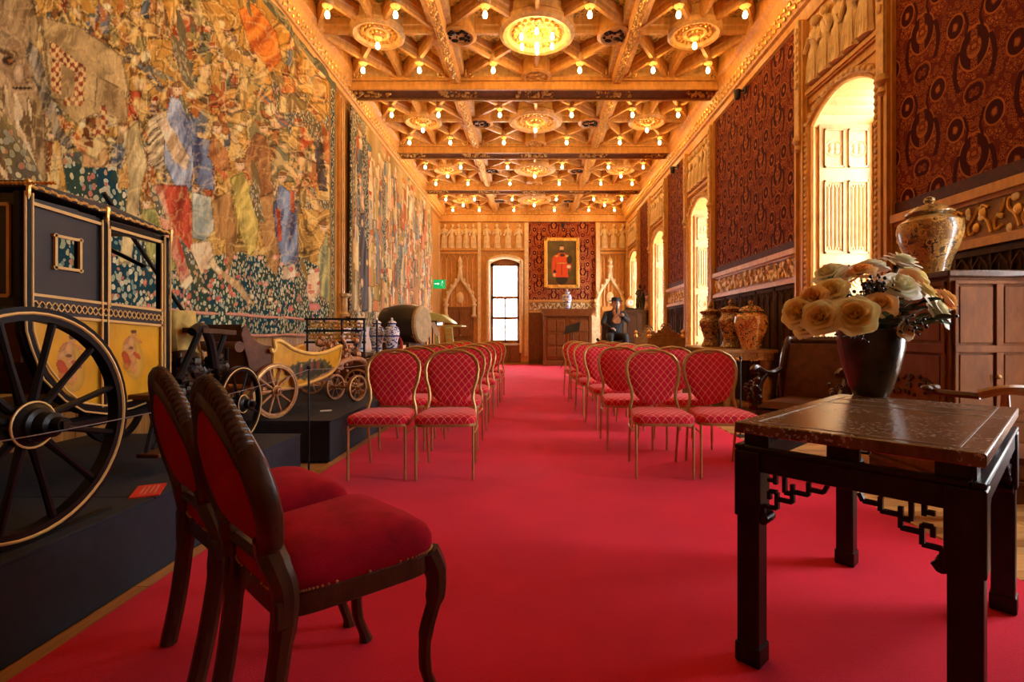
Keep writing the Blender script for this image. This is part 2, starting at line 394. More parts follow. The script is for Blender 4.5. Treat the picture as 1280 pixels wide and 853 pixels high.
# ================================================================== THE ROOM
XL, XR, YB, YF = -3.2, 3.3, 17.4, -2.6
HB = EYE + 4.07; HC = 5.52
m = MB(); m.box(XL-.3, XR+.9, YF, YB+.3, -.12, -.012); floor = struct(m.build('floor', M['boards'], smooth=False))
rng = random.Random(5)
pl = [MB().box(-L/2, L/2, -.041, .041, -.012, 0).mesh('floor_board', M['boards'], False) for L in (.60, .60)]
for i in range(58):                                   # boards beside the carpet, laid across the room
    y = 1.30 + i * .0845; x = 2.14 - (i % 2) * .3
    while x < 3.25:
        o = link('floor_board', pl[0], floor, (x + .3, y, 0)); x += .604
for i in range(26):                                   # boards along the foot of the platforms
    o = link('floor_board', pl[1], floor, (-1.64 - (i % 2) * .0, .62 + i * .604, 0), (0, 0, PI/2))
m = MB(); m.box(-1.6, 2.1, -1.2, 17.25, -.012, .012)
tag(m.build('red_carpet', M['carpet'], bevel=.004), 'long bright red carpet laid down the middle of the hall', 'carpet')
# ---- walls
m = MB(); m.box(XL-.3, XL, YF, YB, -.01, HC+.1); wall_l = struct(m.build('wall_left', M['oak'], smooth=False))
m = MB(); m.box(XL-.3, XR+.9, YF-.3, YF, -.01, HC+.1); wall_f = struct(m.build('wall_front', M['oak'], smooth=False))
m = MB()
def arch(y0, y1, zs, rise, n=10):
    return [(y0 + (y1-y0)*i/n, zs + rise*math.sin(PI*i/n)**.75 if 0 < i < n else zs) for i in range(n+1)]
AZ, ARISE, SILL = 3.48, .24, .42
edges = [YF] + [v for u in UNITS for v in (u[2], u[3])] + [YB]
for i in range(0, len(edges), 2): m.box(XR, XR+.85, edges[i], edges[i+1], -.01, HC+.1)
for (a, b, c, d) in UNITS:
    m.box(XR, XR+.85, c, d, -.01, SILL)
    m.px([(c, HC+.1)] + arch(c, d, AZ, ARISE) + [(d, HC+.1)], XR, XR+.85)
wall_r = struct(m.build('wall_right', M['oak'], smooth=False))
# back wall with its window opening (x -1.42 .. -.43)
BWX0, BWX1, BWZ0, BWZ1, BWR = -1.45, -.42, .72, 3.50, .16
m = MB(); m.box(XL-.3, BWX0, YB, YB+.5, -.01, HC+.1); m.box(BWX1, XR+.9, YB, YB+.5, -.01, HC+.1); m.box(BWX0, BWX1, YB, YB+.5, -.01, BWZ0)
m.py([(BWX0, HC+.1)] + arch(BWX0, BWX1, BWZ1, BWR) + [(BWX1, HC+.1)], YB, YB+.5)
wall_b = struct(m.build('wall_back', M['oak'], smooth=False))
# ---- ceiling
m = MB(); m.box(XL-.3, XR+.9, YF, YB+.3, HC, HC+.15); ceiling = struct(m.build('ceiling', M['ceil'], smooth=False))
CX = .05; LBX = (CX-1.32, CX+1.36); BAYS = [17.4 - 2.96*k for k in range(0, 5)]      # beam lines
def moulded(mb, p, q, w, z0, z1):
    p, q = Vector(p), Vector(q); d = (q-p); d.z = 0; d.normalize(); n = Vector((-d.y, d.x, 0))
    prof = [(-w/2, z1), (-w/2, z0+.55*(z1-z0)), (-w*.38, z0+.45*(z1-z0)), (-w*.36, z0+.2*(z1-z0)), (-w*.24, z0), (w*.24, z0), (w*.36, z0+.2*(z1-z0)), (w*.38, z0+.45*(z1-z0)), (w/2, z0+.55*(z1-z0)), (w/2, z1)]
    k = len(prof); vs = [Vector((c.x, c.y, 0)) + n*a + Vector((0,0,z)) for c in (p, q) for a, z in prof]
    mb.add(vs, [(i, i+1, k+i+1, k+i) for i in range(k-1)] + [(k-1, 0, k, 2*k-1), tuple(reversed(range(k))), tuple(range(k, 2*k))])
    return mb
def scroll_relief(mb, c, L, H, seed, axis, depth=.03, n=None):
    """a panel of carved leaf scrolls: c centre, L long, H high, on a plane facing 'axis'"""
    r = random.Random(seed); n = n or int(L/H*9)
    for i in range(n):
        u = (r.random()-.5)*L*.94; v = (r.random()-.5)*H*.84; a = H*r.uniform(.05,.13); b = a*r.uniform(.7,1.6)
        p = {'x': (c[0], c[1]+u, c[2]+v), 'y': (c[0]+u, c[1], c[2]+v), 'z': (c[0]+u, c[1]+v, c[2])}[axis]
        rad = {'x': (depth, b, a), 'y': (b, depth, a), 'z': (b, a, depth)}[axis]
        mb.ell(p, rad, 6, 4)
    return mb
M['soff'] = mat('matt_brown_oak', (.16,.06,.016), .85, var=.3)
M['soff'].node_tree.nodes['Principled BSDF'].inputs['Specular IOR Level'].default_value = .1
for k, y in enumerate(BAYS):
    y1 = y - .02 if k == 0 else y + .32; y0 = y - .12
    m = MB(); m.box(XL, XR, y0, y1, HB+.05, HC); m.box(XL, XR, y0-.05, y0, HB+.13, HB+.24); m.box(XL, XR, y1, y1+.05, HB+.13, HB+.24)
    m.box(XL, XR, y0, y0+.055, HB, HB+.06); m.box(XL, XR, y1-.055, y1, HB, HB+.06)
    beam = m.build('cross_beam', M['oak'], ceiling, bevel=.012, smooth=False)
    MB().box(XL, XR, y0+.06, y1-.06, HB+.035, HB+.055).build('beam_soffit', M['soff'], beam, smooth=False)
    for j, xb in enumerate((XL+.45, LBX[0], CX, LBX[1], XR-.4)):
        scroll_relief(MB(), (xb, (y0+y1)/2, HB+.03), .66, .24, 10*k+j, 'z', .03, 34).build('carved_boss', M['goldp'], beam)
for k, y in enumerate(BAYS):
    if k == 4: y_lo = YF
    else: y_lo = BAYS[k+1] + .32
    for xb in LBX:
        m = moulded(MB(), (xb, y_lo, 0), (xb, y-.12, 0), .24, HB+.09, HC); bm = m.build('long_beam', M['oak'], ceiling, smooth=False)
        q = MB(); r3 = random.Random(k)
        for i in range(46 if k < 4 else 2):
            yy = y_lo+.05+(y-.2-y_lo)*i/46; q.ell((xb+.03*math.sin(i*1.3), yy, HB+.09), (.028,.03,.016), 6, 4); q.ell((xb-.04*math.sin(i*1.3), yy+.02, HB+.09), (.014,.022,.014), 6, 4)
            for s in (-1,1): q.ell((xb+s*.10, yy, HB+.23), (.02,.022,.03), 6, 4)
        q.build('beam_carving', M['gold'], bm, kind='stuff')
def medallion(c, rad, parent, detail=True):
    z1 = HC; z0 = HB+.13
    pr = [(rad*1.1, z1), (rad*1.1, z0+.12), (rad*1.16, z0+.09), (rad*1.14, z0+.03), (rad*1.02, z0), (rad*.9, z0+.015), (rad*.84, z0+.06), (rad*.8, z0+.065), (rad*.55, z0+.07), (rad*.5, z0+.04), (rad*.42, z0+.03), (rad*.36, z0+.06), (.05, z0+.06)]
    o = MB().lathe(pr, 28, (c[0], c[1], 0)).build('medallion', M['oak2'], parent)
    q = MB()
    for rr, n, s in ((.68, 20, .075), (.93, 30, .05), (.25, 8, .09)):
        for i in range(n):
            a = 2*PI*i/n + .1; q.ell((c[0]+rad*rr*math.cos(a), c[1]+rad*rr*math.sin(a), z0+.05), (rad*s, rad*s, .03), 6, 4)
    q.build('medallion_carving', M['gold'], o); return o
def coffer(cx, cy, hw, hh, parent, rad):
    zb, zt = HB+.17, HC; w = .10
    nx, ny = hw*.55, hh*.55; segs = []
    for sx in (-1, 1):
        segs.append(((sx*rad, 0), (sx*hw, 0)))
        segs.append(((0, sx*rad), (0, sx*hh)))
        for sy in (-1, 1):
            l = math.hypot(nx, ny); e = rad/l
            segs.append(((sx*nx*e, sy*ny*e), (sx*hw, sy*hh)))
            segs.append(((sx*nx*1.82, sy*ny*.18), (sx*nx*.18, sy*ny*1.82)))
    for p, q in segs: moulded(MB(), (cx+p[0], cy+p[1], 0), (cx+q[0], cy+q[1], 0), w, zb, zt).build('rib', M['oak'], parent, smooth=False)
    m = MB()                                            # frame moulding around the coffer
    for sx in (-1, 1): m.box(cx+sx*hw-.04, cx+sx*hw+.04, cy-hh, cy+hh, zb+.02, zt); m.box(cx-hw, cx+hw, cy+sx*hh-.04, cy+sx*hh+.04, zb+.02, zt)
    m.build('coffer_frame', M['oak2'], parent, smooth=False)
    for sx in (-1, 1):
        for sy in (-1, 1):
            scroll_relief(MB(), (cx+sx*(hw-.11), cy+sy*(hh-.1), zb+.03), .2, .16, 3, 'z', .05, 10).build('corner_carving', M['gold'], parent)
    for sx, sy in ((0,-1), (0,1), (-1,0), (1,0)):
        if hw < 1: continue
        c = (cx+sx*(hw-.12), cy+sy*(hh-.12))
        o = MB().lathe([(.23, HC), (.23, zb+.0), (.25, zb-.03), (.2, zb-.05), (.17, zb-.02), (.03, zb-.02)], 18, (c[0], c[1], 0)).build('rosette', M['oak'], parent)
        scroll_relief(MB(), (c[0], c[1], zb-.02), .3, .3, 5, 'z', .03, 22).build('rosette_carving', M['bronze'] if sx else M['gold'], o)
    return [(cx+sx*nx, cy+sy*ny) for sx in (-1,1) for sy in (-1,1)]
def bulb(x, y, ztop, label, power=None, big=1.0, light=True, group='ceiling bulbs'):
    t = thing('ceiling_bulb', label, 'lamp', (x, y, ztop), 0, group)
    MB().lathe([(.075, .10), (.08, .02), (.06, -.02), (.07, -.035), (.045, -.06), (.025, -.075), (.02, -.10)], 10).build('carved_boss', M['oak2'], t)
    MB().lathe([(.012, -.095), (.026*big, -.12), (.034*big, -.15), (.026*big, -.18), (0, -.197)], 10).build('glass_bulb', M['bulb'], t)
    if light:
        l = bpy.data.lights.new('bulb_light', 'POINT'); l.energy = power or LAMP; l.color = (1, .50, .125); l.shadow_soft_size = .035
        link('bulb_light', l, t, (0, 0, -.15))
    return t
BTXT = ['bay next to the end wall', 'second bay from the end wall', 'third bay from the end wall', 'fourth bay from the end wall', 'bay over the front chairs']
for k in range(5):
    y1 = BAYS[k] - .14; y0 = (BAYS[k+1] if k < 4 else BAYS[k]-2.96) + .34; cy = (y0+y1)/2; hh = (y1-y0)/2
    comps = [((XL+.22+LBX[0]-.12)/2, (LBX[0]-.12-XL-.22)/2, .33, 'left'), (CX+.02, (LBX[1]-LBX[0]-.24)/2, .47, 'mid'), ((XR-.22+LBX[1]+.12)/2, (XR-.22-LBX[1]-.12)/2, .33, 'right')]
    for cx, hw, rad, side in comps:
        if k < 4:
            nodes = coffer(cx, cy, hw, hh, ceiling, rad); medallion((cx, cy), rad, ceiling)
        else: nodes = [(cx+sx*hw*.55, cy+sy*hh*.55) for sx in (-1,1) for sy in (-1,1)]; medallion((cx, cy), rad, ceiling)
        sd = {'left': 'tapestry side', 'mid': 'wide middle coffer', 'right': 'window side'}[side]
        for nx, ny in nodes: bulb(nx, ny, HB+.16, f'bulb under a rib boss, {sd}, {BTXT[k]}', group='bulbs on the ceiling ribs')
        bulb(cx, cy, HB+.15, f'central medallion bulb, {sd}, {BTXT[k]}', group='medallion bulbs', power=LAMP*(1.5 if side == 'mid' else 1))
        if side == 'mid' and k == 3:
            for i in range(6):
                a = 2*PI*i/6 + .5; bulb(cx+.25*math.cos(a), cy+.25*math.sin(a), HB+.21, 'one of six bulbs ringed inside the large lit ceiling medallion', power=LAMP*.8, big=.8, group='ring of bulbs in the large medallion')
# ---- cornices
def cornice(name, prof, y0, y1, mat_):
    m = MB(); k = len(prof); m.add([(x, y, z) for y in (y0, y1) for x, z in prof], [(i, (i+1) % k, k+(i+1) % k, k+i) for i in range(k)] + [tuple(range(k)), tuple(reversed(range(k, 2*k)))])
    return struct(m.build(name, mat_))
cl = cornice('trim_1', [(XL, 5.0), (XL+.08, 5.03), (XL+.09, 5.09), (XL+.12, 5.10), (XL+.20, 5.24), (XL+.22, 5.30), (XL+.28, 5.33), (XL+.28, HC), (XL, HC)], YF, YB, M['oak'])
cr = cornice('trim_2', [(XR, 4.84), (XR-.05, 4.86), (XR-.06, 4.94), (XR-.10, 4.96), (XR-.19, 5.16), (XR-.21, 5.24), (XR-.27, 5.28), (XR-.27, HC), (XR, HC)], YF, YB, M['oak'])
def cornice_leaves(parent, x0, z0, x1, z1, n):
    me = MB().ell((0,0,0), (.03,.045,.035), 6, 4).mesh('cornice_leaf_carving', M['gold'])
    mm = MB(); r = random.Random(2)
    for i in range(n):
        y = 3 + i*(14.3/n); f = .3 + .4*(i % 2); mm.ell((x0+(x1-x0)*f, y, z0+(z1-z0)*f), (.02,.045,.03), 6, 4)
        mm.ell((x0+(x1-x0)*(1-f), y+.03, z0+(z1-z0)*(1-f)), (.02,.025,.045), 6, 4)
    mm.build('leaf_carving', M['gold'], parent, kind='stuff')
cornice_leaves(cl, XL+.12, 5.11, XL+.20, 5.25, 230); cornice_leaves(cr, XR-.11, 4.97, XR-.18, 5.15, 230)
# ---- relief figures
def relief_figure(seed, h=.75):
    r = random.Random(seed); m = MB(); w = h*.12; lean = r.uniform(-.04,.04)*h
    m.T = Matrix.Shear('XZ', 4, (0, 0)) if False else Matrix()
    m.lathe([(w*1.15, 0), (w*.95, h*.15), (w*.9, h*.36), (w*.95, h*.45), (w*.6, h*.57), (w*.9, h*.70), (w*.92, h*.76), (w*.3, h*.82), (w*.26, h*.86)], 10, sy=.7)
    m.ell((lean, -w*.2, h*.92), (w*.5, w*.55, h*.08), 8, 6); m.ell((lean, .01, h*.955), (w*.52, w*.4, h*.05), 8, 5)
    for s in (-1, 1):
        e = (s*w*r.uniform(.9,1.6), -w*.5, h*r.uniform(.5,.6)); d = (s*w*r.uniform(-.3,1.2), -w*.8, h*r.uniform(.5,.85))
        m.tube([(s*w*.9, 0, h*.76), e, d], [w*.3, w*.26, w*.18], 6)
    for i in range(5):
        a = (i-2)*w*.45; m.tube([(a, -w*.62, .02*h), (a*.8, -w*.55, h*.3), (a*.6, -w*.4, h*.5)], w*.14, 5)
    return m.mesh('relief_figure', M['cream'])
FIG = [relief_figure(i) for i in range(5)]
# ---- right wall: window bays, damask, frieze, dado
M['shut'] = mat('pale_oak_shutter', (.50,.33,.14), .5, var=.2, scale=8)
def folded_shutter(parent, x0, x1, y, z0, z1):
    """carved panelled shutter lying against the far jamb, facing -y"""
    o = MB().box(x0, x1, y-.03, y, z0, z1).build('shutter', M['shut'], parent, smooth=False)
    zs = [(3.0, 3.45, 0), (2.0, 2.85, 1), (1.02, 1.87, 2), (.5, .9, 1)]; mid = (x0+x1)/2
    for (a, b, kind) in zs:
        for (p, q) in ((x0+.05, mid-.025), (mid+.025, x1-.05)):
            m = MB(); n = y-.03
            for (u0,u1,v0,v1) in ((p,q,a,a+.02),(p,q,b-.02,b),(p,p+.015,a,b),(q-.015,q,a,b)): m.box(u0,u1,n-.022,n,v0,v1)
            c = ((p+q)/2, (a+b)/2); wd = q-p
            if kind == 1:
                for i in range(4): u = p+wd*(.2+.2*i); m.tube([(u, n, a+.08), (u, n, b-.08)], .018, 6)
                for i in range(6): m.ell((p+wd*(.15+.14*i), n, b-.06), (.014,.012,.02), 6, 4); m.ell((p+wd*(.15+.14*i), n, a+.06), (.014,.012,.02), 6, 4)
            elif kind == 2:
                for s in (.22,.5,.78): m.ring((c[0], n, a+(b-a)*s), wd*.3, .016, 16, 5, 'y'); m.ring((c[0], n, a+(b-a)*s), wd*.14, .013, 12, 5, 'y')
                for s in (.36,.64): m.ell((c[0], n, a+(b-a)*s), (wd*.3,.012,.03), 8, 4)
            else:
                for i in range(4): t = PI/4+i*PI/2; m.ell((c[0]+wd*.2*math.cos(t), n, c[1]+wd*.2*math.sin(t)), (wd*.17,.012,wd*.17), 8, 4)
                m.ring((c[0], n, c[1]), wd*.42, .012, 18, 5, 'y')
            m.build('shutter_panel', M['shut'], o)
def gothic_panel(parent, a, b, z0, z1, x, sgn, mat_, name='dado_panel', axis='x'):
    """framed dark panel with pointed arches; spans a..b, faces sgn*axis"""
    m = MB(); n = max(2, round((b-a)/.17)); d = sgn*.02
    def bx(u0,u1,v0,v1,t):
        p, q = sorted((x, x+sgn*t))
        if axis == 'x': m.box(p,q,u0,u1,v0,v1)
        else: m.box(u0,u1,p,q,v0,v1)
    bx(a, a+.03, z0, z1, .03); bx(b-.03, b, z0, z1, .03); bx(a, b, z0, z0+.05, .03); bx(a, b, z1-.04, z1, .03)
    for i in range(1, n): u = a+(b-a)*i/n; bx(u-.008, u+.008, z0, z1-.04, .02)
    for i in range(n):
        u0 = a+(b-a)*i/n; u1 = a+(b-a)*(i+1)/n; c = (u0+u1)/2; zt = z1-.05; zs = zt-.16
        for s, e in ((u0, c), (u1, c)):
            pts = [(s, zs), (s+(c-s)*.25, zs+.09), (e, zt)]
            m.tube([(x+d, p[0], p[1]) if axis == 'x' else (p[0], x+d, p[1]) for p in pts], .009, 5)
        m.tube([(x+d, c, zs+.02), (x+d, c, zs+.1)] if axis == 'x' else [(c, x+d, zs+.02), (c, x+d, zs+.1)], .008, 5)
    return m.build(name, mat_, parent, smooth=False)
M['friz'] = mat('golden_brown_board', (.26,.125,.03), .6, var=.3, scale=12)
def tracery(parent, a, b, z0, z1, x, sgn, axis='x', seed=1, mats=('goldp', 'cream')):
    """carved frieze band: back board, mouldings, leaf tracery"""
    m = MB()
    def bx(u0,u1,v0,v1,t, mm=m):
        p, q = sorted((x, x+sgn*t))
        if axis == 'x': mm.box(p,q,u0,u1,v0,v1)
        else: mm.box(u0,u1,p,q,v0,v1)
    bx(a, b, z0, z0+.05, .06); bx(a, b, z0+.05, z0+.07, .03); bx(a, b, z1-.1, z1-.07, .03); bx(a, b, z1-.07, z1, .07)
    o = m.build('frieze_moulding', M['oak'], parent, smooth=False)
    q = MB(); bx(a, b, z0+.05, z1-.07, .012, q); q.build('frieze_board', M['friz'], o, smooth=False)
    r = random.Random(seed); q = MB(); c = MB(); n = int((b-a)/.10); zc = (z0+z1)/2-.01; H = z1-z0-.19
    P = (lambda u, v: (x+sgn*.02, u, v)) if axis == 'x' else (lambda u, v: (u, x+sgn*.02, v))
    for i in range(n):
        u = a+(b-a)*(i+.5)/n; s = 1 if i % 2 else -1
        pts = [P(u-.05, zc-s*H*.45), P(u-.02, zc-s*H*.1), P(u+.03, zc+s*H*.15), P(u+.02, zc+s*H*.42), P(u-.03, zc+s*H*.3)]
        q.tube(spline(pts, 3), .011, 5)
        for j in range(3):
            p = P(u+r.uniform(-.04,.04), zc+r.uniform(-.45,.45)*H)
            rad = r.uniform(.016,.038); rv = (.014, rad, rad*r.uniform(.8,1.5)) if axis == 'x' else (rad, .014, rad*r.uniform(.8,1.5))
            (c if j < 2 else q).ell(p, rv, 6, 4)
    q.build('scroll_tracery', M[mats[0]], o); c.build('leaf_tracery', M[mats[1]], o)
    return o
for k, (a, b, c, d) in enumerate(UNITS):
    x = XR
    # frame: pilasters, arch moulding, relief panel
    for (p0, p1) in ((a, c-.07), (d+.07, b)):
        m = MB(); m.box(x-.05, x, p0, p1, 0, 4.86); m.box(x-.085, x-.05, p0+.02, p0+.06, .3, 4.8); m.box(x-.085, x-.05, p1-.06, p1-.02, .3, 4.8)
        o = m.build('window_pilaster', M['oak'], wall_r, smooth=False)
        mm = MB(); yc = (p0+p1)/2
        mm.box(x-.11, x-.05, yc-.05, yc+.05, 3.4, 4.83); mm.lathe([(.0, -.14), (.05,-.1), (.035,-.05), (.07, 0), (.06, .06)], 10, (x-.08, yc, 3.38))
        for i in range(7): mm.ell((x-.115, yc, 4.05+i*.11), (.02,.04,.045), 6, 4)
        mm.build('hanging_pilaster', M['oak2'], o)
    m = MB(); ac = arch(c, d, AZ, ARISE, 14)
    for off, rad, px_ in ((.045, .045, .03), (.0, .028, .02)):
        path = [(x-px_, c-off, .3)] + [(x-px_, c-off + (p[0]-c)*(d-c+2*off)/(d-c), p[1]+off) for p in ac] + [(x-px_, d+off, .3)]
        m.tube(path, rad, 6)
    o = m.build('arch_moulding', M['oak'], wall_r)
    q = MB()
    for i in range(46):
        z = .5 + i*.065
        for yy in (c-.05, d+.05): q.ell((x-.075, yy, z), (.015,.03,.026), 5, 4)
    for p in ac: q.ell((x-.075, c-.05+(p[0]-c)*(d-c+.1)/(d-c), p[1]+.05), (.015,.05,.03), 5, 4)
    q.build('arch_leaf_carving', M['oak2'], o)
    m = MB(); m.box(x-.05, x, c-.07, d+.07, 3.86, 3.95); m.box(x-.07, x, c-.07, d+.07, 3.88, 3.92); m.box(x-.02, x, c-.07, d+.07, 3.78, 4.84); m.box(x-.05, x, c-.07, d+.07, 4.78, 4.86)
    o = m.build('relief_panel', M['oak'], wall_r, smooth=False)
    nf = 5
    for i in range(nf):
        y = c + (d-c)*(i+.5)/nf
        link('relief_figure', FIG[(i+k) % 5], o, (x-.05, y, 3.96), (0, 0, -PI/2))
    # window beyond the deep reveal
    fr = MB(); X0 = XR+.70
    for (y0,y1,z0,z1) in ((c, c+.09, SILL, 3.75), (d-.09, d, SILL, 3.75), (c, d, SILL, SILL+.1), (c, d, 3.62, 3.75), ((c+d)/2-.04, (c+d)/2+.04, SILL, 3.7), (c, d, 2.3, 2.38), (c, d, 1.3, 1.36)):
        fr.box(X0, X0+.07, y0, y1, z0, z1)
    wn = struct(fr.build(f'window_{k+1}', M['oak'], smooth=False))
    for (y0, y1) in ((c+.09, (c+d)/2-.04), ((c+d)/2+.04, d-.09)):
        for (z0, z1) in ((SILL+.1, 1.3), (1.36, 2.3), (2.38, 3.62)):
            MB().box(X0+.03, X0+.035, y0, y1, z0, z1).build('pane', M['glass'], wn, smooth=False)
    MB().box(XR-.04, XR+.7, c, d, SILL, SILL+.03).build('window_seat', M['oak'], wn, smooth=False)
    folded_shutter(wn, XR+.05, XR+.66, d, SILL+.05, 3.52)
    o = MB().box(X0-.02, X0+.0, d-.13, d-.035, SILL, 3.55).build('shutter_leaf_edge', M['oak'], wn, smooth=False)
M['braid'] = mat('dark_maroon_braid', (.05,.006,.008), .7, var=.6, scale=30)
M['ivory'] = mat('ivory_gilt_leaf', (.80,.66,.38), .45, var=.15, scale=20)
spans = []; prev = YF
for (a, b, c, d) in UNITS: spans.append((prev, a)); prev = b
spans.append((prev, YB))
for i, (a, b) in enumerate(spans):
    if b-a < .12 or b < 0: continue
    a = max(a, 3.28) if i == 1 else a
    o = MB().box(XR-.012, XR, a, b, 2.12, 4.86).build('damask_hanging', M['damask'], wall_r, smooth=False)
    MB().box(XR-.022, XR-.012, a, b, 2.14, 2.24).build('border_braid', M['braid'], o, smooth=False)
    tracery(wall_r, a, b, 1.70, 2.13, XR, -1, seed=i, mats=('goldp', 'ivory'))
    MB().box(XR-.012, XR, a, b, 0, 1.7).build('dado_board', M['dado'], wall_r, smooth=False)
    n = max(1, round((b-a)/.62))
    for j in range(n): gothic_panel(wall_r, a+(b-a)*j/n+.01, a+(b-a)*(j+1)/n-.01, .2, 1.68, XR-.012, -1, M['dado'])
# ---- left wall: slatted wainscot under the tapestries
me = MB().box(-.0, .022, -.0425, .0425, 0, 1.30).mesh('wainscot_board', M['slat'], False)
for i in range(106):
    link('wainscot_board', me, wall_l, (XL, .9 + i*.0885, 0))
m = MB(); m.box(XL, XL+.05, 8.26, 8.42, .2, 5.0); m.box(XL+.05, XL+.08, 8.29, 8.32, .2, 4.95); m.box(XL+.05, XL+.08, 8.36, 8.39, .2, 4.95)
o = m.build('wall_pilaster', M['oak'], wall_l, smooth=False)
q = MB()
for i in range(7): q.tube([(XL+.07, 8.30, 1.4+i*.5), (XL+.08, 8.34, 1.55+i*.5), (XL+.07, 8.38, 1.4+i*.5)], .012, 5)
q.lathe([(.09,0),(.1,.04),(.06,.08),(.06,.3),(.1,.34),(.1,.38)], 8, (XL+.09, 8.34, 1.35)); q.build('pilaster_tracery', M['oak2'], o)
# ================================================================== TAPESTRIES (woven pictures, colours per thread cell)
TX = XL + .085
def pxz(Y, Z): return VX + F*TX/Y, VY - F*(Z-EYE)/Y
def tapestry_grid(cols, z0, z1, nz):
    Yg, Zg = np.meshgrid(np.array(cols), np.linspace(z0, z1, nz), indexing='ij')
    wave = TX + .012*np.sin(Yg*5.1+1) + .008*np.sin(Yg*11.3 + Zg)
    return Yg, Zg, np.stack([wave, Yg, Zg], -1)
nrs = np.random.RandomState(4)
def vnoise(X, Y, s, seed):
    g = np.random.RandomState(seed).rand(97, 97); x = X*s; y = Y*s; i = np.floor(x).astype(int); j = np.floor(y).astype(int); fx = x-i; fy = y-j
    fx = fx*fx*(3-2*fx); fy = fy*fy*(3-2*fy)
    G = lambda a, b: g[a % 97, b % 97]
    return (G(i,j)*(1-fx)+G(i+1,j)*fx)*(1-fy) + (G(i,j+1)*(1-fx)+G(i+1,j+1)*fx)*fy
def robe(C, fol, X, Y, poly, c, c2=None, ang=0.0, freq=.5, amt=.45, outline=True):
    xs = [p[0] for p in poly]; ys = [p[1] for p in poly]
    m = inpoly(X, Y, poly)
    if not m.any(): return
    sd = int(sum(xs)+sum(ys)) % 50; u = X*math.cos(ang)+Y*math.sin(ang); v = Y*math.cos(ang)-X*math.sin(ang); u = u + 7*vnoise(X, Y, .06, sd+3)
    n = vnoise(u*freq*.34, v*.022, 1.0, sd)*.62 + vnoise(u*freq*.9, v*.05, 1.0, sd+1)*.38
    oc = lin((150,116,62)); a = lin(c)*.85+oc*.15; b = lin(c2)*.88+oc*.12 if c2 else a*(1-amt*1.1)
    t = np.clip((n-.30)/.40, 0, 1)[..., None]
    col = b*(1-t) + np.minimum(a*1.15, 1)*t
    C[m] = col[m]; fol[m] = 0
    if outline:
        cx, cy = sum(xs)/len(xs), sum(ys)/len(ys)
        inner = inpoly(X, Y, [(cx+(x-cx)*.93, cy+(y-cy)*.965) for x, y in poly])
        e = m & ~inner; C[e] = (C[e]*.45)
def blob(C, fol, X, Y, cx, cy, rx, ry, c, rot=0):
    dx = X-cx; dy = Y-cy; u = dx*math.cos(rot)+dy*math.sin(rot); v = -dx*math.sin(rot)+dy*math.cos(rot)
    d = (u/rx)**2 + (v/ry)**2; m = d < 1
    C[m] = lin(c)*np.clip(1.1-.45*d, .4, 1.1)[m][:, None]; fol[m] = 0
def figure_px(C, fol, X, Y, cx, cy, h, cols, w=None, skew=0):
    """a standing robed figure in picture-plane units: centre, height"""
    w = w or h*.2; y0 = cy-h/2; y1 = cy+h/2
    robe(C, fol, X, Y, [(cx-w*.5, y0+h*.2), (cx+w*.5, y0+h*.2), (cx+w*.75+skew, y1), (cx-w*.75+skew, y1)], cols[0], cols[1], 0, 7/w, .5)
    robe(C, fol, X, Y, [(cx-w*.55, y0+h*.2), (cx+w*.1, y0+h*.22), (cx-w*.1, y0+h*.7), (cx-w*.7, y0+h*.62)], cols[2], None, .3, 8/w)
    blob(C, fol, X, Y, cx, y0+h*.11, w*.3, h*.085, (196,158,112)); blob(C, fol, X, Y, cx, y0+h*.055, w*.36, h*.05, cols[3])
    blob(C, fol, X, Y, cx+w*.3, y0+h*.45, w*.3, h*.035, (196,158,112), .5)
PAL = [(176,132,58), (150,84,38), (120,108,60), (196,170,110), (92,96,72), (160,62,34), (104,84,52), (84,98,104), (186,150,80), (130,70,36)]
# ---- first tapestry, painted in the plane of the wall (positions in wall perspective units)
pxs = np.concatenate([np.linspace(-560, -12, 60), np.arange(-10, 421.5, 1.45)])
cols = [F*TX/(p-VX) for p in pxs]
Yg, Zg, P = tapestry_grid(cols, 1.26, 5.06, 330)
X, Y = pxz(Yg, Zg)
n1 = vnoise(X*1.0, Y*.6, .06, 1); n2 = vnoise(X*1.6, Y*.5, .13, 2); n3 = vnoise(X, Y, .02, 3)
up = np.clip((250-Y)/200, 0, 1)[..., None]
C = (lin((150,112,52))*(1-n2[...,None]) + lin((196,156,78))*n2[...,None])*(.55+.6*n1[...,None])
C = C*(1-.35*up) + lin((176,116,30))*.35*up
lowline = 292 + .10*(X-60) + 26*(n3-.5) + 10*(n1-.5)
fol = np.where(Y > lowline, 1.0, 0.0)
fol = np.maximum(fol, ((Y > 150) & (X > 45) & (X < 175) & (Y > 205 - .0*X)).astype(float))
fol = np.maximum(fol, np.where((X > 338) & (X < 412) & (Y > 90+ (X-340)*.5) & (Y < 262) & (n1 > .38), .8, 0))
fol = np.maximum(fol, np.where((X > 40) & (X < 130) & (Y > 120) & (Y < 215), .85, 0))
C[(Y < 96) & (X > 250) & (n2 > .5)] *= .8
r_ = random.Random(11)
for i in range(150):                                   # crowd of small figures and banners in the upper field
    cx = r_.uniform(-20, 410); cy = r_.uniform(0, 215) + max(0, (cx-160)*.18); h = r_.uniform(34, 85)
    if cx < 60 and cy > 20: continue
    cs = r_.sample(PAL, 4)
    if r_.random() < .55: figure_px(C, fol, X, Y, cx, cy, h, cs, h*r_.uniform(.2,.34), r_.uniform(-8,14))
    else:
        a = r_.uniform(.35, .9); L = h*.9; w_ = r_.uniform(3, 11)
        robe(C, fol, X, Y, [(cx, cy), (cx+w_, cy-4), (cx+w_+L*math.cos(a), cy+L*math.sin(a)), (cx+L*math.cos(a), cy+L*math.sin(a)+6)], cs[0], cs[1], -a, 1.1, .5)
